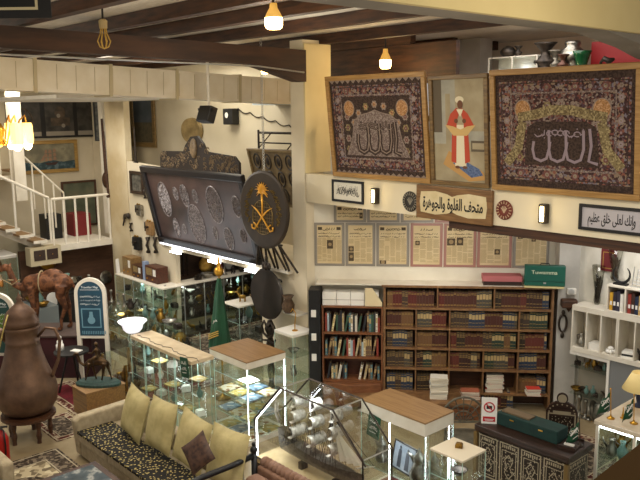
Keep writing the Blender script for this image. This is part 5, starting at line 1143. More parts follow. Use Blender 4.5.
for q in range(3): mb.tube([(-.17+.05*i, -.175+.01*abs(i-3), 1.06+.022*i+.035*q) for i in range(7)], .010, 5)
mb.build('gold_stripes', mat('gold_braid', 'c9a24a', .5), cf); mb = MB()
for i in range(4): mb.tube([(-.04+.03*i, -.13, 1.35+.03*i), (.0+.03*i, -.135, 1.42)], .006, 4)
mb.build('white_script', PAPER, cf)

# ================================================================== BACK COUNTERS (L shape)
def counter(name, label, x0, y0, x1, y1, H, shelves, posts):
    t = vitrine(name, label, x0, y0, x1, y1, H, WHITE if H > 1 else GLASSG, shelves, .08, .0, DKMETAL, [], .03, 0, 0); return t
ca_ = counter('back_glass_counter', 'glass counter with white top edge under the wall of antique telephones', -15.9, 7.88, -14.2, 8.34, 1.2, (.45, .8), 2)
cb_ = counter('back_glass_counter', 'long glass counter with white top running under the black panel platform', -14.18, 7.88, -13.75, 11.0, 1.2, (.4, .68, .94), 4)
for k in range(1, 6): MB().box(.425, k*.52-.01, .09, .435, k*.52+.01, 1.16).build('frame_bar', CHROME, cb_)
for k in range(1, 4): MB().box(k*.42-.01, -.005, .09, k*.42+.01, .005, 1.16).build('frame_bar', CHROME, ca_)
cc_ = counter('back_glass_counter', 'glass counter with white top holding dark metal figures beside the white wall', -11.95, 8.16, -11.4, 9.6, 1.2, (.5, .85), 1)
cd_ = counter('back_glass_counter', 'low glass counter with silver pieces between floor lamp and back counters', -13.2, 6.75, -11.3, 7.2, .95, (.4, .68), 2)
cd_['label'] = 'low glass counter with metal pieces in front of the green flag'
cf_ = vitrine('low_table_case', 'low glass table case with tan edges behind the bronze camel rider', -12.35, 5.75, -11.45, 6.3, .62, GLASSG, (), .12, 0, DARKWOOD, [], .012)
for x, y in ((0, 0), (.86, 0), (0, .51), (.86, .51)): MB().box(x, y, .12, x+.04, y+.04, .6).build('corner_post', GOLD, cf_)
ce_ = counter('back_glass_counter', 'glass table case behind the blue arched signboard', -14.6, 6.8, -13.3, 7.25, .95, (.45, .7), 1)
for P, e in (((-15.1, 8.1, 1.1), 4), ((-13.96, 8.6, 1.1), 4), ((-13.96, 9.8, 1.1), 4), ((-11.7, 8.9, 1.1), 2), ((-12.3, 7.0, .85), 2.5), ((-14.0, 7.0, .85), 3)): area('case_light', P, .25, e*1.6, (.9, 1, .96))
kinds = [('jug', 'silver'), ('figurine', 'dark'), ('bowl', 'brass'), ('candlestick', 'silver'), ('casket', 'dark'), ('vase', 'brass'), ('jug', 'dark'), ('figurine', 'brass'), ('plate', 'silver'), ('camera', 'dark'), ('jug', 'brass'), ('bowl', 'silver'), ('vase', 'teal'), ('plate', 'brass')]
def fill(cname, pts, seed, s=1.2):
    rd = random.Random(seed)
    for P in pts:
        k, m = rd.choice(kinds); mn = {'silver': 'silver', 'dark': 'dark bronze', 'brass': 'brass', 'teal': 'teal'}[m]; kn = {'figurine': 'animal figurine'}.get(k, k)
        put(k, m, P, rd.uniform(0, 6.28), '%s %s %s' % (mn, kn, cname), kn, '%s %ss %s' % (mn, kn, cname), s*rd.uniform(.85, 1.25))
for z in (.081, .451, .801): fill('inside the glass counter under the antique telephones', [(-15.75+i*.21, 8.1+.05*(i % 2), z+.001) for i in range(8)], int(z*100), 1.0)
for z in (.081, .401, .681, .941): fill('inside the long glass counter under the platform', [(-13.95, 8.05+i*.215, z+.001) for i in range(14)], int(z*100)+3, 1.0)
for z in (.081, .501, .851): fill('inside the glass counter beside the white lower wall', [(-11.68, 8.35+i*.25, z+.001) for i in range(5)], int(z*100)+7)
for z in (.081, .401, .681): fill('inside the low counter in front of the flag', [(-13.05+i*.24, 6.97, z+.001) for i in range(8)], int(z*100)+9, 1.0)
for z in (.081, .451, .701): fill('inside the table case behind the blue signboard', [(-14.45+i*.26, 7.02, z+.001) for i in range(5)], int(z*100)+11, 1.0)
fill('on top of the long counter under the platform', [(-13.96, 8.9+i*.24, 1.201) for i in range(9)], 5, 1.3)
fill('on top of the low counter in front of the flag', [(-12.9+i*.3, 6.98, .951) for i in range(5)], 6, 1.2)
fill('on top of the table case behind the blue signboard', [(-14.4+i*.28, 7.02, .951) for i in range(4)], 8, 1.2)
fill('on top of the counter beside the white lower wall', [(-11.68, 8.45+i*.3, 1.201) for i in range(4)], 9, 1.3)
# boxes on counter A
def radio(label, P, w_, d_, h_, m, rz=0):
    t = thing('wooden_radio', label, 'radio', P, rz); MB().box(0, 0, 0, w_, d_, h_).build('body', m, t, bevel=.01)
    MB().box(w_*.1, -.006, h_*.45, w_*.6, -.001, h_*.9).build('speaker_cloth', mat('radio_cloth', '9c8458', .8, 0, '7a643e', 40), t); 
    for i in range(2): MB().xf(Matrix.Translation((w_*(.2+.45*i), -.003, h_*.22)) @ Matrix.Rotation(PI/2, 4, 'X')).lathe([(.018, 0), (.016, .02), (0, .02)], 10).build('knob', GILT, t)
    MB().box(w_*.68, -.006, h_*.45, w_*.9, -.001, h_*.85).build('dial', PAPER, t)
for P, w_, h_, m, l in (((-15.75, 8.0, 1.2), .42, .42, wood('radio_light', '7a5c36', '8f7046'), 'light brown wooden cabinet radio at the pier end of the counter'), ((-15.28, 8.0, 1.2), .42, .3, wood('radio_dark', '3a2214', '50301c'), 'dark wooden radio in the middle of the counter'), ((-14.7, 8.0, 1.2), .52, .36, wood('radio_red', '40241a', '5a3222'), 'reddish dark wooden drawer radio at the corner of the counter')): radio(l, P, w_, .28, h_, m)
tag(MB().box(0, 0, 0, .12, .1, .42).build('blue_card_box', mat('pale_blue_card', '8a9ab8', .7)), 'pale blue upright box between the two dark radios', 'box', None, (-14.84, 8.02, 1.201))
tag(MB().prism([(0, 0), (.1, 0), (.02, .34), (0, .34)], 'y', 0, .26).build('white_card_stand', PAPER), 'white standing card on the counter near the corner pier', 'card', None, (-16.1, 7.95, 1.2)); 
bpy.data.objects['white_card_stand'].location = (-15.88, 7.9, 1.201); bpy.data.objects['white_card_stand'].scale = (.5, .3, 1)
# dark shelf zone behind: pictures and drapes under the platform
for i, (x, y, z, w_, h_, l) in enumerate(((-15.497, 8.7, 1.35, .5, .75, 'brown curtain like panel hanging in the dark space under the platform'), (-15.497, 9.6, 1.5, .55, .5, 'gilt framed small picture hanging under the platform'), (-15.497, 10.6, 1.3, .9, .75, 'black screen leaning in the dark space under the platform'))):
    t = thing('under_platform_picture', l, 'picture', (x, y, z), R(90)); MB().box(0, -.04, 0, w_, 0, h_).build('frame', (mat('drape_brown', '5a4128', .9), GOLD, BLACK)[i], t); MB().box(.05, -.045, .05, w_-.05, -.041, h_-.05).build('picture', (mat('drape_inner', '6b5236', .9, 0, '4a3620', 10, stretch=(6, 1, 1)), mat('dark_oil', '3a3a30', .5, 0, '6a6450', 8), mat('black_screen', '08080a', .15))[i], t)
o = MB().tube([(0, 0, 0), (0, 0, 1.15)], .02).lathe([(.16, 0), (.16, .02), (0, .04)], 14); o.ell(0, 0, 1.25, .09, .1, .13).ell(0, 0, .95, .2, .13, .22); t = o.build('helmet_stand', mat('grey_armour', '55585a', .4, .6), smooth=True); tag(t, 'grey armour bust on a stand at the dark end under the platform', 'armour', None, (-12.9, 10.6, 0))
o = MB().prism([(-.35, 0), (.35, 0), (.3, 1.0), (.12, 1.5), (-.12, 1.5), (-.3, 1.0)], 'y', -.12, .12).build('dark_cloak', mat('dark_cloak_cloth', '26282c', .9, 0, '3c3f44', 6, .3, 9), bevel=.08); tag(o, 'dark grey cloak on a dummy in the shade beside the white lower wall', 'cloak', None, (-12.2, 10.4, 0), R(40))
# round tilt table / shield
tb = thing('tilt_top_table', 'dark round tilt top table with leafy crest standing by the white lower wall', 'table', (-9.98, 7.74, 0))
MB().xf(Matrix.Rotation(PI/2, 4, 'X')).lathe([(0, -.02), (.43, -.02), (.45, 0), (.43, .03), (0, .02)], 36, (0, 1.78, 0)).build('tabletop', mat('tilt_dark', '221e1b', .4, .2, '352e28', 3), tb)
mb = MB().lathe([(.18, 0), (.2, .03), (.06, .08), (.04, .2), (.07, .4), (.04, .6), (.08, .85), (.04, 1.0), (.1, 1.15), (.04, 1.3)], 14, (0, .05, 0))
for s in (-1, 1): mb.tube([(0, .0, 1.0), (s*.12, 0, 1.05), (s*.17, 0, 1.18), (s*.1, 0, 1.28), (s*.04, 0, 1.2)], .022, 6).tube([(0, 0, .95), (s*.16, 0, .92), (s*.2, 0, 1.0)], .018, 6)
mb.build('pedestal', DKMETAL, tb, smooth=True); mb = MB()
for s in (-1, 0, 1): mb.ell(s*.07, 0, 2.3-.03*abs(s), .05, .03, .07, 8, 6)
mb.ell(0, 0, 2.4, .035, .03, .06, 8, 6).tube([(0, 0, 2.2), (0, 0, 2.3)], .04).build('leafy_crest', DKMETAL, tb, smooth=True)
o = MB()
for k, (x, z) in enumerate(((-.45, 0), (-.3, .05), (-.12, .02), (.02, -.02))): o.tube([(x+.05*math.cos(t), 0, z+.05*math.sin(t)) for t in (0, 1, 2, 3, 4, 5)], .014, 5)
o.tube([(-.45, 0, -.05), (-.48, 0, -.3)], .008, 4).ell(-.48, 0, -.34, .04, .04, .05); tag(o.build('iron_hooks', BLACK), 'row of curled black iron hooks on the white lower wall', 'hooks', None, (-9.95, 7.99, 1.98))
lathe_obj('wicker_vase', 'brown woven vase on the wall shelf beside the dark tilt table', 'vase', (-9.42, 7.75, 1.55), [(.06, 0), (.1, .06), (.11, .14), (.06, .24), (.1, .3), (.07, .28), (.03, .2)], mat('brown_weave', '5c452e', .7, 0, '3f2e1e', 30))
tag(MB().box(-.2, 0, 0, .2, .24, .03).build('wall_shelf', WHITE), 'small white wall shelf under the brown woven vase', 'shelf', None, (-9.42, 7.77, 1.515))
# ================================================================== UNDER THE STAIRS (far left)
t = thing('wall_box', 'white wooden cabinet with two dark square doors under the landing edge', 'cabinet', (-16.84, 5.9, 1.52), R(90)); MB().box(0, 0, 0, .72, .3, .42).build('body', mat('cream_wood_box', 'c2b596', .6), t)
for i in range(2): d = MB().box(.08+i*.3, -.012, .12, .34+i*.3, -.001, .36).build('door', mat('dark_fret', '3a2a22', .7), t); MB().box(.2+i*.3, -.02, .23, .22+i*.3, -.0125, .25).build('knob', GILT, d)
t.location = (-16.82, 6.3, 1.45)
struct('wall_under_stair', MB().box(-17.6, 6.3, 0, -17.5, 8.9, 1.71), mat('brown_board_wall', '4a3020', .7, 0, '5c3e2a', 3, stretch=(1, 1, 5)))
o = MB().xf(Matrix.Rotation(R(90), 4, 'Y')).lathe([(0, 0), (.2, .01), (.22, .03), (.12, .04), (0, .05)], 24).build('brass_tray', GILT, smooth=True); tag(o, 'round shiny brass tray on the brown wall under the landing', 'tray', None, (-17.49, 6.95, 1.42))
gcab = vitrine('tall_glass_cabinet', 'tall glass cabinet with bottles at the far left under the stairs', -17.9, 4.0, -17.1, 6.1, 1.75, PAPER, (.5, .95, 1.35), .1, .05, GREYW, [], .03)
area('case_light', (-17.5, 5.0, 1.6), .25, 9*.6, COOL); area('case_light', (-17.3, 5.7, 1.2), .25, 4*.6, COOL)
for k, z in enumerate((.501, .951, 1.351)):
    for i in range(8):
        o_ = MB().lathe([(.04, 0), (.045, .02), (.045, .16), (.018, .22), (.018, .27), (0, .27)], 10) if (k, i) == (0, 0) else None
        if o_: bt = o_.build('bottle', mat('amber_bottle', '7a4a1c', .3), smooth=True); bo = bt
        else: bo = bt.copy(); C.objects.link(bo)
        tag(bo, 'amber glass bottle inside the tall glass cabinet at the far left', 'bottle', 'amber bottles in the far left cabinet', (-17.3-.2*(i % 2), 4.3+i*.22, z))
tag(MB().box(0, 0, 0, .9, .5, .75).build('grey_chest', mat('grey_metal_chest', '6d7474', .5)), 'grey box like chest standing behind the camel statue', 'chest', None, (-16.6, 5.9, 0))
fill('on top of the grey chest behind the camel', [(-16.4+i*.2, 6.1, .751) for i in range(4)], 21, 1.5)
fill('on top of the tall glass cabinet at the far left', [(-17.5, 4.4+i*.3, 1.752) for i in range(5)], 22, 1.5)
tag(MB().box(-.45, -.3, 0, .45, .3, .9).m(1).box(-.44, -.31, .5, .44, -.301, .85).build('dark_cabinet', [BLACK, mat('cabinet_panel_dark', '1e1b1c', .4)]), 'black low cabinet behind the camel hump under the landing', 'cabinet', None, (-16.3, 7.2, 0), R(90))
fill('on the black low cabinet behind the camel', [(-16.3+.15*(i % 2), 6.9+i*.15, .901) for i in range(5)], 23, 1.7)
fill('inside the low table case behind the bronze rider', [(-12.15+i*.2, 6.0, .121) for i in range(4)], 61, 1.2)
for i in range(7):
    t = thing('hanging_scabbard', 'thin curved sword in dark scabbard leaning in the shade under the platform', 'sword', (-15.3, 8.75+i*.12, 1.0), R(10*i), 'swords leaning under the platform')
    MB().tube([(0, 0, 0), (.0, .03, .4), (0, .0, .8)], [.015, .025, .02], 6).build('scabbard', DKMETAL, t); MB().tube([(0, 0, .8), (0, -.03, .95)], .018, 6).build('hilt', BRASS, t)
tag(MB().box(-15.49, 8.6, .0, -15.0, 11.9, 1.0).build('wall_cabinet', wood('low_cabinet', '2c1c12', '3d281a')), 'long dark wooden cabinet in the shade under the platform', 'cabinet')
put('plate', 'brass', (-15.2, 9.95, 1.001), R(60), 'large brass plate standing on the dark cabinet under the platform', 'plate', None, 2.2)
put('vase', 'red', (-15.2, 10.3, 1.001), 0, 'tall red vase standing on the dark cabinet under the platform', 'vase', None, 1.8)
put('vase', 'white', (-15.2, 10.6, 1.001), 0, 'tall white vase standing on the dark cabinet under the platform', 'vase', None, 1.8)
for i in range(6):
    put('plate', ('white', 'brass', 'silver')[i % 3], (-17.48, 7.0+.28*i, .3+.16*(i % 3)), R(90), '%s plate leaning against the brown wall under the landing' % ('white', 'brass', 'silver')[i % 3], 'plate', '%s plates under the landing' % ('white', 'brass', 'silver')[i % 3], 1.8)
# ================================================================== CARVED DESK AREA
INL = ramp_mat('mother_of_pearl_inlay', 'voronoi', [(0, 'a79c86'), (.22, '7d7260'), (.3, '2a1d14'), (.6, '1c130d')], 30, .45)
dk_ = thing('carved_desk', 'dark wooden desk with pearl inlaid carved front panels', 'desk', (-5.58, 7.72, 0))
DW = wood('desk_dark_wood', '21140d', '38241a', 3, .4)
MB().box(0, 0, .72, 1.36, .58, .80).build('desktop', DW, dk_, bevel=.008)
MB().box(.04, .04, .0, 1.32, .55, .719).build('body', DW, dk_)
def inlay_panel(x0, x1, face):
    mb = MB(); w_ = x1-x0
    mb.m(0).rect(x0, .1, x1, .69, 0); mb.m(1).fr(x0+.01, .11, x1-.01, .68, .016, -.002).fr(x0+.045, .15, x1-.045, .58, .01, -.002)
    for i in range(7): mb.rect(x0+.05+i*(w_-.1)/7, .61, x0+.05+(i+.6)*(w_-.1)/7, .65, -.002)
    cx = (x0+x1)/2; rd = random.Random(int(x0*100))
    for k in range(26):
        a = rd.uniform(0, 6.28); r = rd.uniform(.01, .08); mb.disc(cx+r*math.cos(a)*w_/.25, .36+r*2.1*math.sin(a), .009, -.0021-.00002*k, 6)
    for s in (-1, 1): mb.stroke([(cx, .2), (cx+s*.06, .28), (cx+s*.02, .36), (cx+s*.06, .45), (cx, .53)], .012, -.0028)
    return mb
PEARL = mat('pearl', '9a8e76', .35)
for i in range(4): o = inlay_panel(.05+i*.318, .355+i*.318, 0).build('inlaid_panel', [INL, PEARL], dk_); o.location = (0, .034, 0)
o = inlay_panel(0.0, .48, 0).build('inlaid_panel', [INL, PEARL], dk_); o.location = (1.326, .055, 0); o.rotation_euler.z = R(90)
for x in (0, 1.31): MB().box(x, -.01, .0, x+.05, .04, .7).build('corner_post', mat('brass_corner', '7a623a', .4, .4), dk_)
gb = thing('green_long_box', 'long dark green velvet covered box lying on the carved desk', 'box', (-5.38, 7.93, .801), R(0)); 
MB().box(0, 0, 0, .88, .26, .17).build('body', mat('green_velvet', '10352f', .8, 0, '0b2a26', 6), gb, bevel=.01); MB().box(.04, .05, .1705, .45, .2, .19).build('lid_inset', mat('tan_inset', '6a5840', .7), gb)
for x in (.2, .62): MB().box(x, -.008, .11, x+.06, -.001, .125).build('clasp', GILT, gb)
ns_ = thing('no_photography_sign', 'white standing card with red crossed circle on the corner of the carved desk', 'sign', (-5.53, 7.80, .801), R(38))
MB().box(0, 0, 0, .2, .01, .36).build('card', PAPER, ns_)
mb = MB(); mb.m(0).tube([(.1+.065*math.cos(i*PI/12), -.004, .23+.065*math.sin(i*PI/12)) for i in range(24)], .008, 5, True).tube([(.06, -.005, .275), (.14, -.005, .185)], .007, 5).rect(.02, .03, .18, .1, -.002); mb.m(1).rect(.065, .205, .135, .25, -.003).disc(.1, .227, .018, -.0035)
mb.m(2).rect(.04, .06, .16, .068, -.003).rect(.05, .045, .15, .052, -.003); mb.build('print_pattern', [mat('sign_red_print', 'b8232a', .5), INK, PAPER], ns_)
ck = thing('desk_clock', 'round white faced desk clock between the sign and the green box', 'clock', (-5.42, 8.12, .801), R(40)); MB().xf(Matrix.Translation((0, 0, .07)) @ Matrix.Rotation(PI/2, 4, 'X')).lathe([(0, 0), (.06, 0), (.065, .03), (.05, .032), (.05, .03), (0, .03)], 20).build('dial', PAPER, ck); MB().box(-.04, -.02, 0, .04, .02, .012).build('foot', DKMETAL, ck)
for i in range(4): tag(MB().box(-.11, -.15, 0, .11, .15, .012).build('paper_folder', (PAPER, mat('red_folder', 'b0322c', .6))[i % 2]), ('white sheet stack', 'red folder', 'white folder', 'red topmost folder')[i]+' in the pile on the desk behind the green box', 'folder', None, (-5.05+.02*i, 8.12 if False else 8.235-.0*i, .8+.0125*i+.001), R(12*i))
for o_ in [o for o in bpy.data.objects if o.name.startswith('paper_folder')]: o_.location.x -= .1; o_.scale = (1, .5, 1)
tr = thing('pen_tray', 'dark wooden pen tray with small items at the right end of the desk', 'tray', (-4.46, 7.86, .801), R(10)); MB().box(0, 0, 0, .22, .34, .02).box(0, 0, .02, .22, .02, .05).box(0, .32, .02, .22, .34, .05).build('tray', DW, tr); MB().box(.05, .1, .0205, .17, .14, .04).build('white_pad', PAPER, tr)
def mini_flag(label, P, h, s, face, name='small_flag', base=GILT):
    t = thing(name, label, 'flag', P, R(48))
    MB().lathe([(.045, 0), (.05, .01), (.015, .03), (.008, .05)], 14).build('base', base, t, smooth=True); MB().tube([(0, 0, .04), (-.02*s, 0, h)], .006, 6).lathe([(0, 0), (.014, .015), (0, .03)], 8, (-.02*s, 0, h)).build('pole', base, t)
    n = 8; vs = []; fs = []
    for i in range(n+1):
        for j in range(5):
            u = i/n; v = j/4; vs.append((-.02*s-s*u*.15*(.5+.5*v)-s*.02*u, .018*math.sin(u*8+v*2), h-.03-v*.23-u*.10*(1-v*.2)))
    for i in range(n):
        for j in range(4): a = i*5+j; fs.append((a, a+1, a+6, a+5))
    c_ = MB().add(vs, fs).build('cloth', _M['flag_green'], t, smooth=True); c_.modifiers.new('s', 'SOLIDIFY').thickness = .004
    mb = MB(); mb.stroke([(-.05*s, h-.09), (-.10*s, h-.16), (-.13*s, h-.2)], .02, -.03); mb.stroke([(-.04*s, h-.19), (-.1*s, h-.24)], .008, -.03); scribble(mb, -.14 if s > 0 else .04, -.04 if s > 0 else .14, h-.18, h-.08, 4, .008, -.031, 3)
    mb.build('white_script', PAPER, c_)
mini_flag('small green table flag on the pen tray end of the carved desk', (-4.3, 8.12, .801), .34, 1, 0, 'small_flag', DKMETAL)
# wrought arched chair
wc = thing('arched_chair', 'grey wrought chair with radiating arched back behind the oak topped case', 'chair', (-5.92, 8.0, 0), R(48))
CI = mat('chair_grey_cane', '6a6455', .5, .2, '4c483c', 10)
mb = MB()
for r in (.32, .23, .14): mb.tube([(r*math.cos(i*PI/14), .2, .55+r*math.sin(i*PI/14)*1.15) for i in range(15)], .016 if r > .3 else .010, 6)
for i in range(1, 8): a = i*PI/8; mb.tube([(.05*math.cos(a), .2, .57), (.31*math.cos(a), .2, .55+.35*math.sin(a))], .008, 5)
mb.tube([(-.32, .2, .55), (.32, .2, .55)], .014).build('backrest', CI, wc)
MB().lathe([(0, .40), (.3, .40), (.3, .44), (0, .45)], 24, (0, -.05, 0)).build('seat', CI, wc)
for x, y in ((-.25, .18), (.25, .18), (-.2, -.25), (.2, -.25)): MB().tube([(x, y, .56 if y > 0 else .40), (x*1.05, y*1.05, 0)], .016).build('leg', CI, wc)
# carved high-back chair with round crest
hb = thing('inlaid_chair', 'high backed pearl inlaid chair with round crest behind the carved desk', 'chair', (-4.93, 8.78, 0), R(30)); hb.scale = (.82, .82, .86)
pts = [(-.24, .45), (.24, .45), (.25, 1.0), (.2, 1.1), (.1, 1.16), (-.1, 1.16), (-.2, 1.1), (-.25, 1.0)]
mb = MB().m(0).prism(pts, 'y', -.03, .03); mb.m(1).fr(-.22, .5, .22, .98, .02, -.032); mb.m(2).rect(-.18, .55, .18, .93, -.031); mb.m(1).rect(-.14, .98, .14, 1.02, -.033)
for i in range(9): a = i*PI/8; mb.disc(.2*math.cos(a), 1.0+.13*math.sin(a), .014, -.033-.0001*i, 6)
mb.build('backrest', [DW, PEARL, INL], hb)
MB().xf(Matrix.Translation((0, 0, 1.22)) @ Matrix.Rotation(PI/2, 4, 'X')).m(0).lathe([(0, -.02), (.09, -.02), (.09, .02), (0, .02)], 20).m(1).lathe([(0, .0205), (.07, .0205), (.07, .024), (0, .024)], 20).build('round_crest', [DW, PEARL], hb)
MB().box(-.24, -.45, .40, .24, -.04, .46).build('seat', mat('seat_dark', '2b1a16', .8), hb, bevel=.01)
for x in (-.21, .21):
    for y in (-.42, 0.0): MB().box(x-.02, y-.02, 0, x+.02, y+.02, .39 if y < 0 else .44).build('leg', DW, hb)
# ================================================================== RIGHT GLASS COUNTER WITH LAMP
rc = thing('marble_topped_counter', 'pale marble topped counter with glowing glass front at the right edge', 'counter', (-4.33, 8.56, 0))
MB().box(-.02, -.02, .94, 1.0, 1.3, 1.0).build('top', mat('marble_top', 'dcd0bb', .3, 0, 'c9bba4', 4), rc, bevel=.01)
MB().box(0, 0, 0, .98, 1.28, .1).build('base', WHITE, rc)
for a, b in ((0, 0), (0, .62), (0, 1.24), (.48, 0), (.94, 0)): MB().box(a, b, .101, a+.035, b+.035, .939).build('post', WHITE, rc)
MB().box(.04, .005, .101, .93, .01, .935).build('glass_pane', GLASSG, rc); MB().box(.005, .04, .101, .01, 1.23, .935).build('glass_pane', GLASSG, rc)
MB().box(.05, .05, .5, .93, 1.23, .507).build('glass_shelf', GLASSG, rc); MB().box(.05, .03, .9, .9, .045, .915).build('led_strip', LED, rc); MB().box(.03, .05, .9, .045, 1.2, .915).build('led_strip', LED, rc)
for i, (k, m) in enumerate((('jug', 'silver'), ('vase', 'teal'), ('candlestick', 'brass'), ('jug', 'brass'), ('vase', 'silver'), ('bowl', 'teal'))):
    put(k, m, (-4.18+.14*(i % 3), 8.72+.26*(i//2), .508), i, '%s %s on the glass shelf of the marble topped counter' % (m, k), k, None, 1.3)
TL = atZ(632, 402, 1.0)
tl = thing('table_lamp', 'table lamp with cream cone shade and dark blue base on the marble topped counter', 'table lamp', (-4.16, 9.35, 1.001))
MB().lathe([(.06, 0), (.065, .02), (.025, .05), (.035, .12), (.03, .2), (.012, .25), (.012, .32)], 18).build('base', mat('cobalt_base', '1c2340', .3), tl, smooth=True)
MB().lathe([(.215, .24), (.10, .47), (.095, .47), (.21, .24)], 30).build('lamp_shade', mat('cream_shade', 'd9c48c', .8, emit='e8c878', es=.25), tl, smooth=True)
point('table_lamp_glow', (-4.16, 9.35, 1.28), 1.5, (1, .8, .5), .04)
mini_flag('green table flag on gilt stand at the outer corner of the marble topped counter', (-4.22, 8.72, 1.001), .38, 1, 0)
mini_flag('green table flag on gilt stand near the right edge before the lamp', (-3.95, 8.78, 1.001), .36, .8, 0)
tag(MB().lathe([(.03, 0), (.035, .01), (.01, .02), (.02, .04), (.01, .06), (.006, .14), (0, .15)], 12).build('brass_pin_stand', GILT, smooth=True), 'tiny brass bell like stand between the two green table flags', 'bell', None, (-4.12, 8.84, 1.001))
# ================================================================== WHITE CUBBIES ON THE MARBLE WALL
XA, XE, YF = -5.80, -4.3, 10.5
cu = thing('white_cubby_unit', 'white wall unit with open square compartments on the marble wall', 'shelf unit', (XA, YF, 1.12))
MB().box(0, 0, .66, 1.6, .35, .74).build('top', WHITE, cu); MB().box(0, 0, 0, 1.6, .35, .07).build('bottom', WHITE, cu); MB().box(.03, .33, .0705, 1.57, .345, .6595).build('back_panel', mat('cubby_back', 'c4b9a4', .7), cu)
for x in (0, .235, .47, .72, .745, 1.0, 1.26, 1.58): MB().box(x, 0, .0705, x+.02, .33, .6595).build('divider', WHITE, cu)
uc = thing('small_white_shelf', 'small white box shelf with upright books on top of the cubby unit', 'shelf', (-5.26, YF-.0, 1.861))
MB().box(0, 0, 0, .9, .3, .025).build('bottom', WHITE, uc); MB().box(0, 0, .39, .9, .3, .415).build('top', WHITE, uc); MB().box(.02, .28, .026, .88, .295, .389).build('back_panel', GREYW, uc)
for x in (0, .28, .875): MB().box(x, 0, .0255, x+.025, .279, .3895).build('side_panel', WHITE, uc)
cols = ['c99a2c', '2a2430', '2c2a3c', 'e0ddd4', '8c2f24', '3a2018', '1c2a44', 'c9a86c']
for i in range(8):
    o = MB().m(0).box(0, 0, 0, .05, .2, .27+.02*(i % 3)).m(1).box(.01, -.002, .08, .04, 0, .14).build('upright_book', [mat('spine_%s' % cols[i], cols[i], .5), PAPER])
    tag(o, ('yellow', 'black', 'dark blue', 'white', 'brick red', 'dark brown', 'navy', 'tan')[i]+' spined book standing in the small white shelf', 'book', None, (-5.22+.055*i+(.06 if i > 3 else 0), YF+.03, 1.887))
fill('in the white cubby compartments', [(-5.68, 10.62, 1.191), (-5.62, 10.72, 1.191), (-4.7, 10.62, 1.191)], 31, 1)
for i in range(3): tag(MB().box(-.09, -.1, 0, .09, .1, .035).build('white_tissue_box', PAPER), 'white flat pack in the middle white cubby compartment, %s of the pile' % ('bottom', 'middle', 'top')[i], 'box', None, (-5.44, 10.65, 1.192+.036*i))
for i in range(3): tag(MB().box(-.08, -.1, 0, .08, .1, .03).build('dark_booklet', BLACK if i % 2 else PAPER), '%s booklet of the pile in the fourth cubby compartment' % ('bottom', 'middle', 'top')[i], 'booklet', None, (-4.93, 10.65, 1.192+.031*i), .2)
cg = MB()
for i in range(6): a = i*PI/3; cg.ell(.05*math.cos(a), .05*math.sin(a), .03, .035, .035, .03, 8, 5)
cg.ell(0, 0, .07, .05, .05, .04, 10, 6); tag(cg.build('crystal_cluster', mat('white_crystal', 'e8e6e0', .15, 0), smooth=True), 'cluster of white crystal flowers in the third cubby compartment', 'ornament', None, (-5.2, 10.62, 1.192))
# wall hung glass ornaments, red plaque, crescent
def glassvase(label, x, z, h, r, dark):
    t = thing('wall_glass_vase', label, 'vase', (x, 10.79, z)); MB().lathe([(r*.4, 0), (r*.6, h*.1), (r*.45, h*.3), (r*.8, h*.65), (r*1.1, h)], 14).build('glass_body', glass('smoky_glass', (.7, .7, .66), .25), t, smooth=True)
    mb = MB(); rd = random.Random(int(x*-100))
    for k in range(16): mb.tube([(rd.uniform(-r*.3, r*.3), rd.uniform(-.03, .03), h*.05), (rd.uniform(-r*.6, r*.6), rd.uniform(-.04, .04), h*rd.uniform(.5, .8))], .011, 4)
    mb.build('dark_stems', dark, t)
glassvase('tall glass vase with dark stems on the marble wall above the cubby unit', -5.55, 1.861, .62, .09, DKMETAL)
glassvase('glass vase with brown dried stems beside the red plaque on the marble wall', -5.29, 2.28, .5, .1, mat('dried_stems', '5c4a3a', .8))
tag(MB().box(-.12, -.03, 0, .12, 0, .34).m(1).fr(-.09, .04, .09, .3, .012, -.031).build('red_plaque', [mat('plaque_crimson', '6e1f24', .5), mat('plaque_gilt_line', 'a8843c', .5)]), 'dark red rectangular plaque fixed on the marble wall', 'plaque', None, (-5.42, 10.859, 2.4))
cs = MB().tube([(.13*math.cos(a), 0, .16+.13*math.sin(a)) for a in [R(130)+i*R(280)/14 for i in range(15)]], [.006+.018*math.sin(PI*i/14) for i in range(15)], 8).box(-.1, -.05, 0, .1, .05, .025); tag(cs.build('crescent_ornament', BLACK, smooth=False), 'black crescent ornament standing on the small white shelf', 'ornament', None, (-5.1, 10.62, 2.277))
mb = MB()
for i in range(5):
    x = .06*i; mb.tube([(x, 0, 0), (x+.02, 0, .3-.03*i)], .006, 4)
for k in range(5): mb.tube([(.02*k, 0, .05+.05*k), (.22+.02*k, 0, .05+.05*k), (.2, 0, .02)], .005, 4)
mb.box(-.02, -.03, -.0, .3, .03, .012); tag(mb.build('wire_calligraphy', CHROME), 'silver wire calligraphy ornament beside the black crescent', 'ornament', None, (-4.93, 10.62, 2.277))
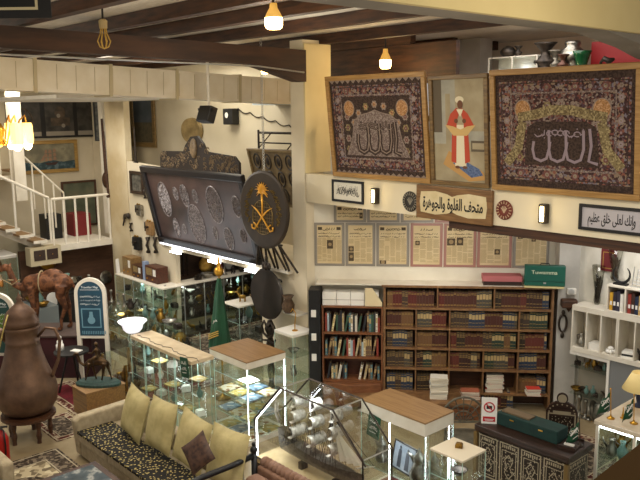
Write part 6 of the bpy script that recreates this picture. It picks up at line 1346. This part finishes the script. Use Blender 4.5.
# niche with glass shelves below
ni = thing('niche_shelves', 'grey open niche with two glass shelves under the white cubby unit', 'shelf unit', (-5.82, 10.52, 0))
MB().box(.62, 0, 0, .66, .3, 1.11).build('side_trim', PAPER, ni); MB().box(0, 0, 1.06, .62, .3, 1.11).build('top_trim', PAPER, ni); MB().box(.661, .02, 0, 1.5, .3, 1.11).build('grey_panel', mat('blue_grey_panel', '7d7f80', .6), ni)
for z in (.86, .42): MB().box(.01, .0, z-.008, .618, .3, z).build('glass_shelf', GLASSG, ni)
MB().box(0, .305, 0, .62, .33, 1.05).build('back_panel', mat('niche_back', '8f887a', .7), ni)
for z in (.861, .421): fill('on the glass shelves of the grey niche', [(-5.74+i*.085, 10.64+.05*(i % 2), z) for i in range(7)], int(z*100)+40, .75)
fill('on the floor of the grey niche', [(-5.7+i*.11, 10.68, .0) for i in range(5)], 51, 1.5)
# small things on the pilaster
pf = thing('wall_fan', 'small white fan device fixed on the grey pilaster', 'fan', W(4.12, -.31, 2.02), A1); MB().box(-.03, -.06, -.04, .11, .009, .06).build('body', PAPER, pf, bevel=.015); MB().xf(Matrix.Translation((.03, -.061, .01)) @ Matrix.Rotation(PI/2, 4, 'X')).lathe([(.045, 0), (.045, .01), (.02, .012), (0, .012)], 16).build('grille', CHROME, pf)
pb = thing('wall_bracket', 'dark wooden wall bracket shelf under the small fan on the pilaster', 'bracket', W(4.12, -.301, 1.78), A1); MB().box(-.12, -.16, 0, .12, 0, .13).build('drawer_box', DARKWOOD, pb, bevel=.02); MB().lathe([(.0, -.08), (.03, -.04), (.05, 0)], 10, (0, -.08, 0)).build('finial', DARKWOOD, pb)
mb = MB().tube([(.06*math.cos(t*PI/8), 0, .14*math.sin(t*PI/8)) for t in range(16)], .018, 6, True).ell(0, 0, -.2, .03, .02, .05).ell(0, 0, .18, .03, .02, .04); tag(mb.build('carved_mirror_frame', DKMETAL), 'dark carved oval ornament hanging on the pilaster below the bracket', 'ornament', None, W(4.05, -.325, 1.5), A1)
# foreground handrail of the viewing gallery
P0 = atZ(575, 494, 4.35); P1 = atZ(660, 428, 4.35); dd = (P1-P0).normalized()
hr = thing('viewing_handrail', 'brown wooden handrail close to the viewer in the lower right corner', 'railing', (0, 0, 0))
a_ = P0-dd*.6; b_ = P1+dd*1.2; nrm = Vector((dd.y, -dd.x, 0)); 
mb = MB(); q = [a_-Vector((0, 0, .05)), b_-Vector((0, 0, .05)), b_+nrm*.16-Vector((0, 0, .05)), a_+nrm*.16-Vector((0, 0, .05))]
mb.add([tuple(v) for v in q]+[tuple(v+Vector((0, 0, .05))) for v in q], [(0, 3, 2, 1), (4, 5, 6, 7), (0, 1, 5, 4), (1, 2, 6, 5), (2, 3, 7, 6), (3, 0, 4, 7)]).build('handrail', mat('handrail_brown', '5c4322', .9, spec=.1), hr)
for t_ in (-.1, 1.3):
    c_ = a_+dd*(.6+t_*1.0)+nrm*.1; MB().tube([(c_.x, c_.y, 0), (c_.x, c_.y, 4.3)], .03).build('post', DKMETAL, hr)
